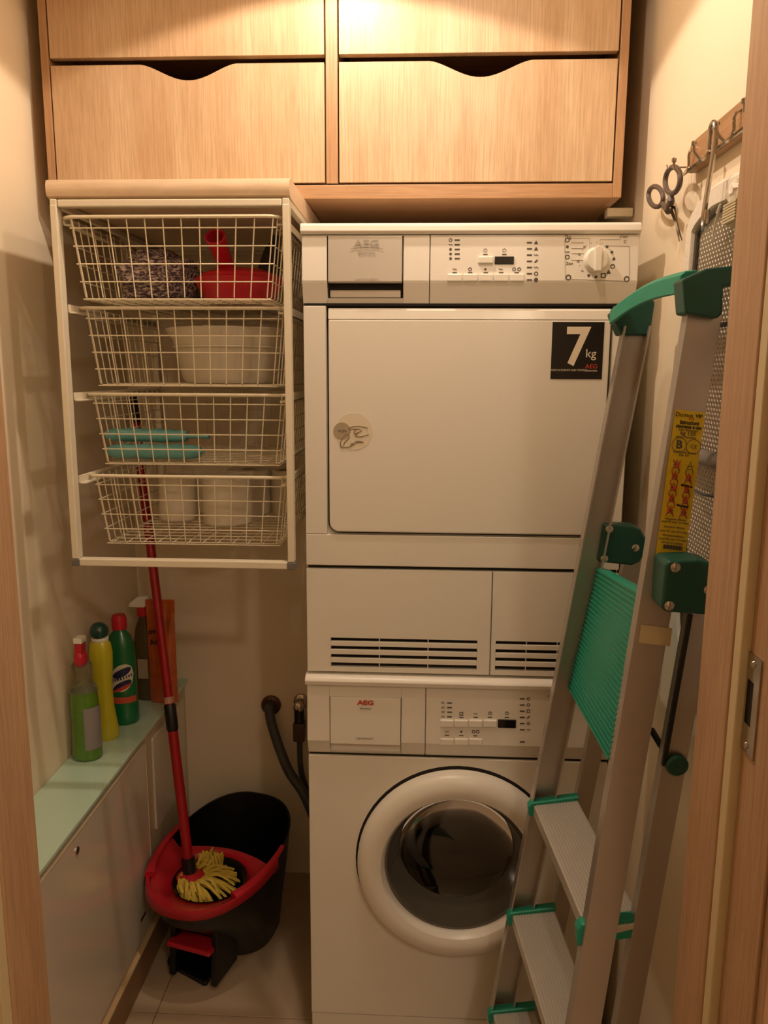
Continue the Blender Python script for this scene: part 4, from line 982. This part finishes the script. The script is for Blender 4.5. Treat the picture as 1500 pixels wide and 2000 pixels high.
# ================= STEP LADDER =================
YF,YNT=-.12,-.40
def YN(z): return YNT-(1.5-z)*.085
ld=thing('step_ladder',(.42,-.3,0),'folded aluminium step ladder with green plastic fittings leaning on the right wall','ladder')
def line(p1,p2,z): 
    t=(z-p1.z)/(p2.z-p1.z); return p1+(p2-p1)*t
# centre lines of the rails
fl1,fl2=at(1236,655,y=YF),at(1001,1850,y=YF)
def fixn(px,py):
    p=at(px,py,y=-.42)
    for _ in range(6): p=at(px,py,y=YN(p.z))
    return p
nl1,nl2=fixn(1372,640),fixn(1160,1900)
def rail(p1,p2,z0,z1,wx,wy,dy=0):
    a=line(p1,p2,z0); b_=line(p1,p2,z1); a.y+=dy; b_.y+=dy; return beam(NB(),a,b_,wx,wy)
def channel(p1,p2,z0,z1,w,t,dy):
    "U-profile rail: broad web facing out, flanges inward"
    bm=NB(); s=1 if dy>0 else -1
    for ox,wx,oy,wy in ((0,w,0,.0025),(-w/2+.0015,.003,t/2*s,t),(w/2-.0015,.003,t/2*s,t)):
        a=line(p1,p2,z0)+Vector((ox,oy,0)); b_=line(p1,p2,z1)+Vector((ox,oy,0)); beam(bm,a,b_,wx,wy)
    return bm
ztp=1.515
put('front_rail',channel(fl1,fl2,.012,ztp,.043,.022,-1),ALU,ld,bevel=.0006)
put('front_rail',channel(nl1,nl2,.012,ztp,.044,.022,1),ALU,ld,bevel=.0006)
# rear legs
rn1=at(1367,1213,y=-.455); rn2=at(1225,2000,y=-.47)
rf1=at(1232,1120,y=YF-.005); rf2=at(1100,1760,y=YF-.005)
put('rear_leg',channel(rn1,rn2,.012,1.15,.032,.02,1),ALU,ld,bevel=.0006)
put('rear_leg',channel(rf1,rf2,.012,1.15,.030,.02,1),ALU,ld,bevel=.0006)
for (p1,p2,w) in ((fl1,fl2,.05),(nl1,nl2,.05),(rn1,rn2,.038),(rf1,rf2,.036)):
    a=line(p1,p2,0); b_=line(p1,p2,.045); put('rubber_foot',beam(NB(),a,b_,w,.030),GRD,ld,bevel=.003)
# rear cross brace, black edge strip, round cap
a=line(rn1,rn2,.30); b_=line(rf1,rf2,.30); put('rear_brace',tube(NB(),[a,b_],.008,8),ALU,ld,smooth=True)
a=at(1348,1200,y=-.46); b_=at(1296,1494,y=-.466)
put('edge_strip',beam(NB(),b_,a,.0055,.006),BLK,ld,label='black rubber edge strip')
q=at(1321,1493,y=-.465); put('round_cap',lathe(NB(),[(.015,0),(.015,.004),(.012,.007),(.001,.008)],q,'y',28,cap=False),GRD,ld,smooth=True,label='round dark green cap')
a=at(1272,1425,y=-.33); b_=at(1297,1466,y=-.36); put('spreader',tube(NB(),[a,b_],.005,8),BLK,ld,smooth=True)
# treads
def tread(zc_,dz=0,depth=.095):
    Af=line(fl1,fl2,zc_); An=line(nl1,nl2,zc_); Af.y-=.003; An.y+=.004
    dx=.078
    e0=Vector((-.020,0,0))
    def P(base,ox,oz): return base+Vector((ox,0,oz))
    t=NB()
    hexa(t,[P(Af,-.020,.0),P(An,-.020,.0),P(An,-.020+dx,.012),P(Af,-.020+dx,.012),P(Af,-.020,-.020),P(An,-.020,-.020),P(An,-.020+dx,.006),P(Af,-.020+dx,.006)])
    o=put('tread',t,ALT,ld,bevel=.001)
    rb=NB()
    for i in range(15):
        ox=-.018+dx*(i+.3)/15.5; oz=.012*(ox+.020)/dx
        hexa(rb,[P(Af,ox,oz),P(An,ox,oz),P(An,ox+.0022,oz),P(Af,ox+.0022,oz),P(Af,ox,oz+.0016),P(An,ox,oz+.0016),P(An,ox+.0022,oz+.0016),P(Af,ox+.0022,oz+.0016)])
    put('tread_ribs',rb,ALT,o,kind='stuff')
    for E,s in ((Af,-1),(An,1)):
        b=NB(); e=E+Vector((0,s*.001,0)); w=.012*s
        hexa(b,[e+Vector((-.026,0,-.004)),e+Vector((-.026,w,-.004)),e+Vector((.062,w,.010)),e+Vector((.062,0,.010)),e+Vector((-.026,0,.005)),e+Vector((-.026,w,.005)),e+Vector((.062,w,.019)),e+Vector((.062,0,.019))]) if False else None
        b2=NB()
        yy0,yy1=(E.y-.024,E.y-.006) if s<0 else (E.y+.002,E.y+.020)
        prism(b2,[(E.x-.026,E.z-.022),(E.x+.060,E.z+.004),(E.x+.062,E.z+.020),(E.x+.040,E.z+.016),(E.x-.022,E.z+.005),(E.x-.028,E.z-.002)] if s<0 else [(E.x-.030,E.z-.030),(E.x+.074,E.z-.008),(E.x+.080,E.z+.004),(E.x+.064,E.z+.020),(E.x-.026,E.z+.005),(E.x-.032,E.z-.004)],yy0,yy1)
        put('tread_bracket',b2,GRN,ld,bevel=.002,label='green plastic tread bracket')
for zz_ in (at(1078,1560,y=YF).z,at(1040,1772,y=YF).z,at(1000,1962,y=YF).z): tread(zz_)
# platform (folded up between the rails)
pa,pb=at(1165,1107,y=YF+.002),at(1109,1343,y=YF+.002)
pc,pd=fixn(1257,1161),fixn(1196,1500)
for q in (pc,pd): q.y+=.012
th=Vector((.022,0,-.004))
bm=NB(); hexa(bm,[pb,pd,pc,pa,pb+th,pd+th,pc+th,pa+th]); pf=put('platform',bm,GRN,ld,bevel=.003,label='ribbed green plastic platform folded up')
bm=NB(); nr=30
nrm=(pc-pa).cross(pb-pa).normalized(); 
if nrm.x>0: nrm=-nrm
for i in range(nr):
    t0=(i+.35)/nr; t1=(i+.72)/nr
    A0=pa+(pb-pa)*t0; A1=pa+(pb-pa)*t1; C0=pc+(pd-pc)*t0; C1=pc+(pd-pc)*t1
    ins=.02; a0=A0+(C0-A0)*ins;a1=A1+(C1-A1)*ins;c0=C0+(A0-C0)*ins;c1=C1+(A1-C1)*ins
    h=nrm*.0022; hexa(bm,[a0,a1,c1,c0,a0+h,a1+h,c1+h,c0+h])
put('platform_ribs',bm,GRN,pf,kind='stuff')
# hinge brackets
def bracket(pts,y0,y1,screws,lab,r=.01):
    P=[at(px,py,y=y0) for px,py in pts]; o=put('hinge_bracket',prism(NB(),[(p.x,p.z) for p in P],y0,y1),GRD,ld,bevel=.004,label=lab,seg=3)
    for px,py in screws:
        q=at(px,py,y=y0); put('rivet',lathe(NB(),[(.0065,-.001),(.0065,.0012),(.004,.003),(0,.0032)],q,'y',16),CHR,o,smooth=True)
bracket([(1168,1098),(1180,1024),(1235,1027),(1252,1034),(1264,1055),(1262,1080),(1250,1098),(1235,1105)],YF-.014,YF+.022,[(1190,1033),(1241,1070),(1180,1091)],'dark green hinge bracket on the far rail')
bracket([(1292,1188),(1300,1105),(1306,1096),(1362,1094),(1398,1103),(1393,1198),(1385,1202),(1300,1196)],-.478,-.425,[(1319,1108),(1307,1183),(1384,1152)],'dark green hinge bracket on the near rail')
# top cap with handle
zc1=at(1240,600,y=YF).z
def cap_block(px,y0,y1,lab):
    P=[at(a_,b__,y=y0) for a_,b__ in px]; return put('top_cap',prism(NB(),[(p.x,p.z) for p in P],y0,y1),GRD,ld,bevel=.003,label=lab)
cap_block([(1195,612),(1212,655),(1270,655),(1280,590),(1262,570),(1230,585)],YF-.014,YF+.024,'dark green end cap on the far rail')
cap_block([(1333,545),(1338,612),(1402,622),(1412,612),(1414,560),(1440,556),(1440,518),(1380,524)],YNT-.016,YNT+.024,'dark green end cap on the near rail')
b=NB(); 
ha=[at(1196,604,y=YF-.005),at(1250,585,y=YF-.06),at(1300,565,y=YNT+.10),at(1334,552,y=YNT+.012)]
A0,A3=ha[0],ha[-1]
def sl(t,up): 
    p=A0+(A3-A0)*t; p.z+=.010*math.sin(PI*t)+up+(.012*t); return p
rings=[]
for k in range(11):
    t=k/10; lo=-.024-.002*t; p=sl(t,0)
    rings.append([b.verts.new(p+Vector(v)) for v in ((-.004,0,lo),(-.004,0,-.002),(.003,0,.003),(.018,0,.004),(.018,0,-.004),(.003,0,-.006),(.002,0,lo))])
for X_,Y_ in zip(rings,rings[1:]):
    for k in range(7): b.faces.new((X_[k],X_[(k+1)%7],Y_[(k+1)%7],Y_[k]))
b.faces.new(rings[0][::-1]); b.faces.new(rings[-1])
put('top_handle',b,GRN,ld,bevel=.0015,smooth=True,label='green plastic top handle')
# yellow safety label on the near rail
la,lbm=fixn(1347,803),fixn(1308,1085)
dv_=(la-lbm); Lh=dv_.length; ang=math.atan2(dv_.x,dv_.z)
mid=(la+lbm)/2; yA=-.0035
Rm=Matrix.Rotation(ang,4,'Y')@Matrix.Rotation(PI/2,4,'X')
# tilt in depth too so the sheet lies on the rail face
ax=Vector((1,0,0)); up=dv_.normalized(); nx_=Vector((up.z,0,-up.x)).normalized(); fr_=nx_.cross(up).normalized()
if fr_.y>0: fr_=-fr_
MW=Matrix(((nx_.x,up.x,fr_.x,0),(nx_.y,up.y,fr_.y,0),(nx_.z,up.z,fr_.z,0),(0,0,0,1)))
mid2=mid+fr_*.0022
def LP(u,v,w=0): return mid2+nx_*u+up*v+fr_*w
hwL=.0195
bm=NB(); hexa(bm,[LP(-hwL,-Lh/2),LP(hwL,-Lh/2),LP(hwL,Lh/2),LP(-hwL,Lh/2),LP(-hwL,-Lh/2,.0004),LP(hwL,-Lh/2,.0004),LP(hwL,Lh/2,.0004),LP(-hwL,Lh/2,.0004)])
sl_=put('safety_label',bm,YEL,ld,label='yellow safety instruction label')
def LT(s,u,f,size,m,off=0,sx=1): return text('lettering',s,size,LP(u,Lh/2-f*Lh,.0007),m,sl_,mw=MW,off=off,sx=sx)
LT('Domus',-.007,.030,.0080,BLK); LT('VIP',.012,.030,.0068,BLK,.0001); LT('line',.003,.050,.0055,REDP)
LT('Istruzioni',.001,.080,.0074,BLK,.0002,.9); LT('sicurezza e uso',.001,.108,.0064,BLK,.0002,.85); LT('scala domestica',.001,.130,.0040,PRT)
LT('kg 150',.001,.153,.0075,PRT,.0001); LT('peso massimo',-.001,.178,.0046,PRT)
LT('B',-.0085,.235,.015,PRT,.0005); 
LT('conforme norma',0,.282,.0044,PRT); LT('EN 131',0,.303,.0044,PRT)
def LR(u,f,r,m,w=.0008):
    c_=LP(u,Lh/2-f*Lh,.0007); b=NB(); tube(b,[c_+nx_*math.cos(2*PI*k/20)*r+up*math.sin(2*PI*k/20)*r for k in range(20)],w/2,4,closed=True); return put('printed_ring',b,m,sl_)
LR(-.0085,.235,.0095,PRT); LR(.0105,.238,.0095,PRT)
LT('CE',.0105,.238,.007,PRT)
def pict(u,f,seed,m,extra=None):
    r_=random.Random(seed); c_=LP(u,Lh/2-f*Lh,.0007); b=NB()
    q=lambda a,b_:c_+nx_*a+up*b_
    tube(b,[q(-.005,-.0075),q(0,.0075),q(.005,-.0075)],.0006,4)
    for h in (-.003,.001): tube(b,[q(-.0035-h*.4,h),q(.0035+h*.4,h)],.0004,4)
    put('pictogram',b,PRT,sl_)
    b=NB(); tube(b,[q(-.005,-.006),q(.005,.007)],.0008,4); tube(b,[q(.005,-.006),q(-.005,.007)],.0008,4)
    tube(b,[q(r_.uniform(-.003,.003),.004),q(r_.uniform(-.003,.003),-.002)],.0018,5)
    if m: put('pictogram',b,m,sl_)
    else: b.free()
for i,f_ in enumerate((.375,.455,.535,.61,.69)):
    pict(-.0085,f_,i,REDP); pict(.0095,f_+.004,i+9,REDP if i else None)
for f_,u in ((.505,.009),(.645,.007)):
    bm=NB(); hexa(bm,[LP(u-.008,Lh/2-f_*Lh-.0012,.0004),LP(u+.007,Lh/2-f_*Lh-.0030,.0004),LP(u+.007,Lh/2-f_*Lh-.0004,.0004),LP(u-.008,Lh/2-f_*Lh+.0014,.0004),LP(u-.008,Lh/2-f_*Lh-.0012,.0009),LP(u+.007,Lh/2-f_*Lh-.0030,.0009),LP(u+.007,Lh/2-f_*Lh-.0004,.0009),LP(u-.008,Lh/2-f_*Lh+.0014,.0009)]); put('black_bar',bm,BLK,sl_)
for i,f_ in enumerate((.745,.765,.80,.83,.86,.885,.91)): LT('mod 45 cod 12 l max' if i%2 else 'istruzioni altezza',0,f_,.0042,PRT)
b=NB()
for i in range(20): u=-.011+.0013*i; w=.0004*(1+i%3*.4); tube(b,[LP(u,Lh/2-.925*Lh,.0006),LP(u,Lh/2-.955*Lh,.0006)],w,4)
put('barcode',b,PRT,sl_)
# pale tape patch
q=fixn(1279,1241); mid2=q+fr_*.0024
bm=NB(); hexa(bm,[mid2+nx_*u+up*v+fr_*w for w in (0,.0004) for u,v in ((-.021,-.012),(.021,-.012),(.021,.013),(-.021,.013))]); put('tape_patch',bm,mat('pale_tape','d6c49a',.6,bump=.1),ld,label='pale yellow tape patch')

for o in list(bpy.data.objects):
    if '_b' in o: del o['_b']
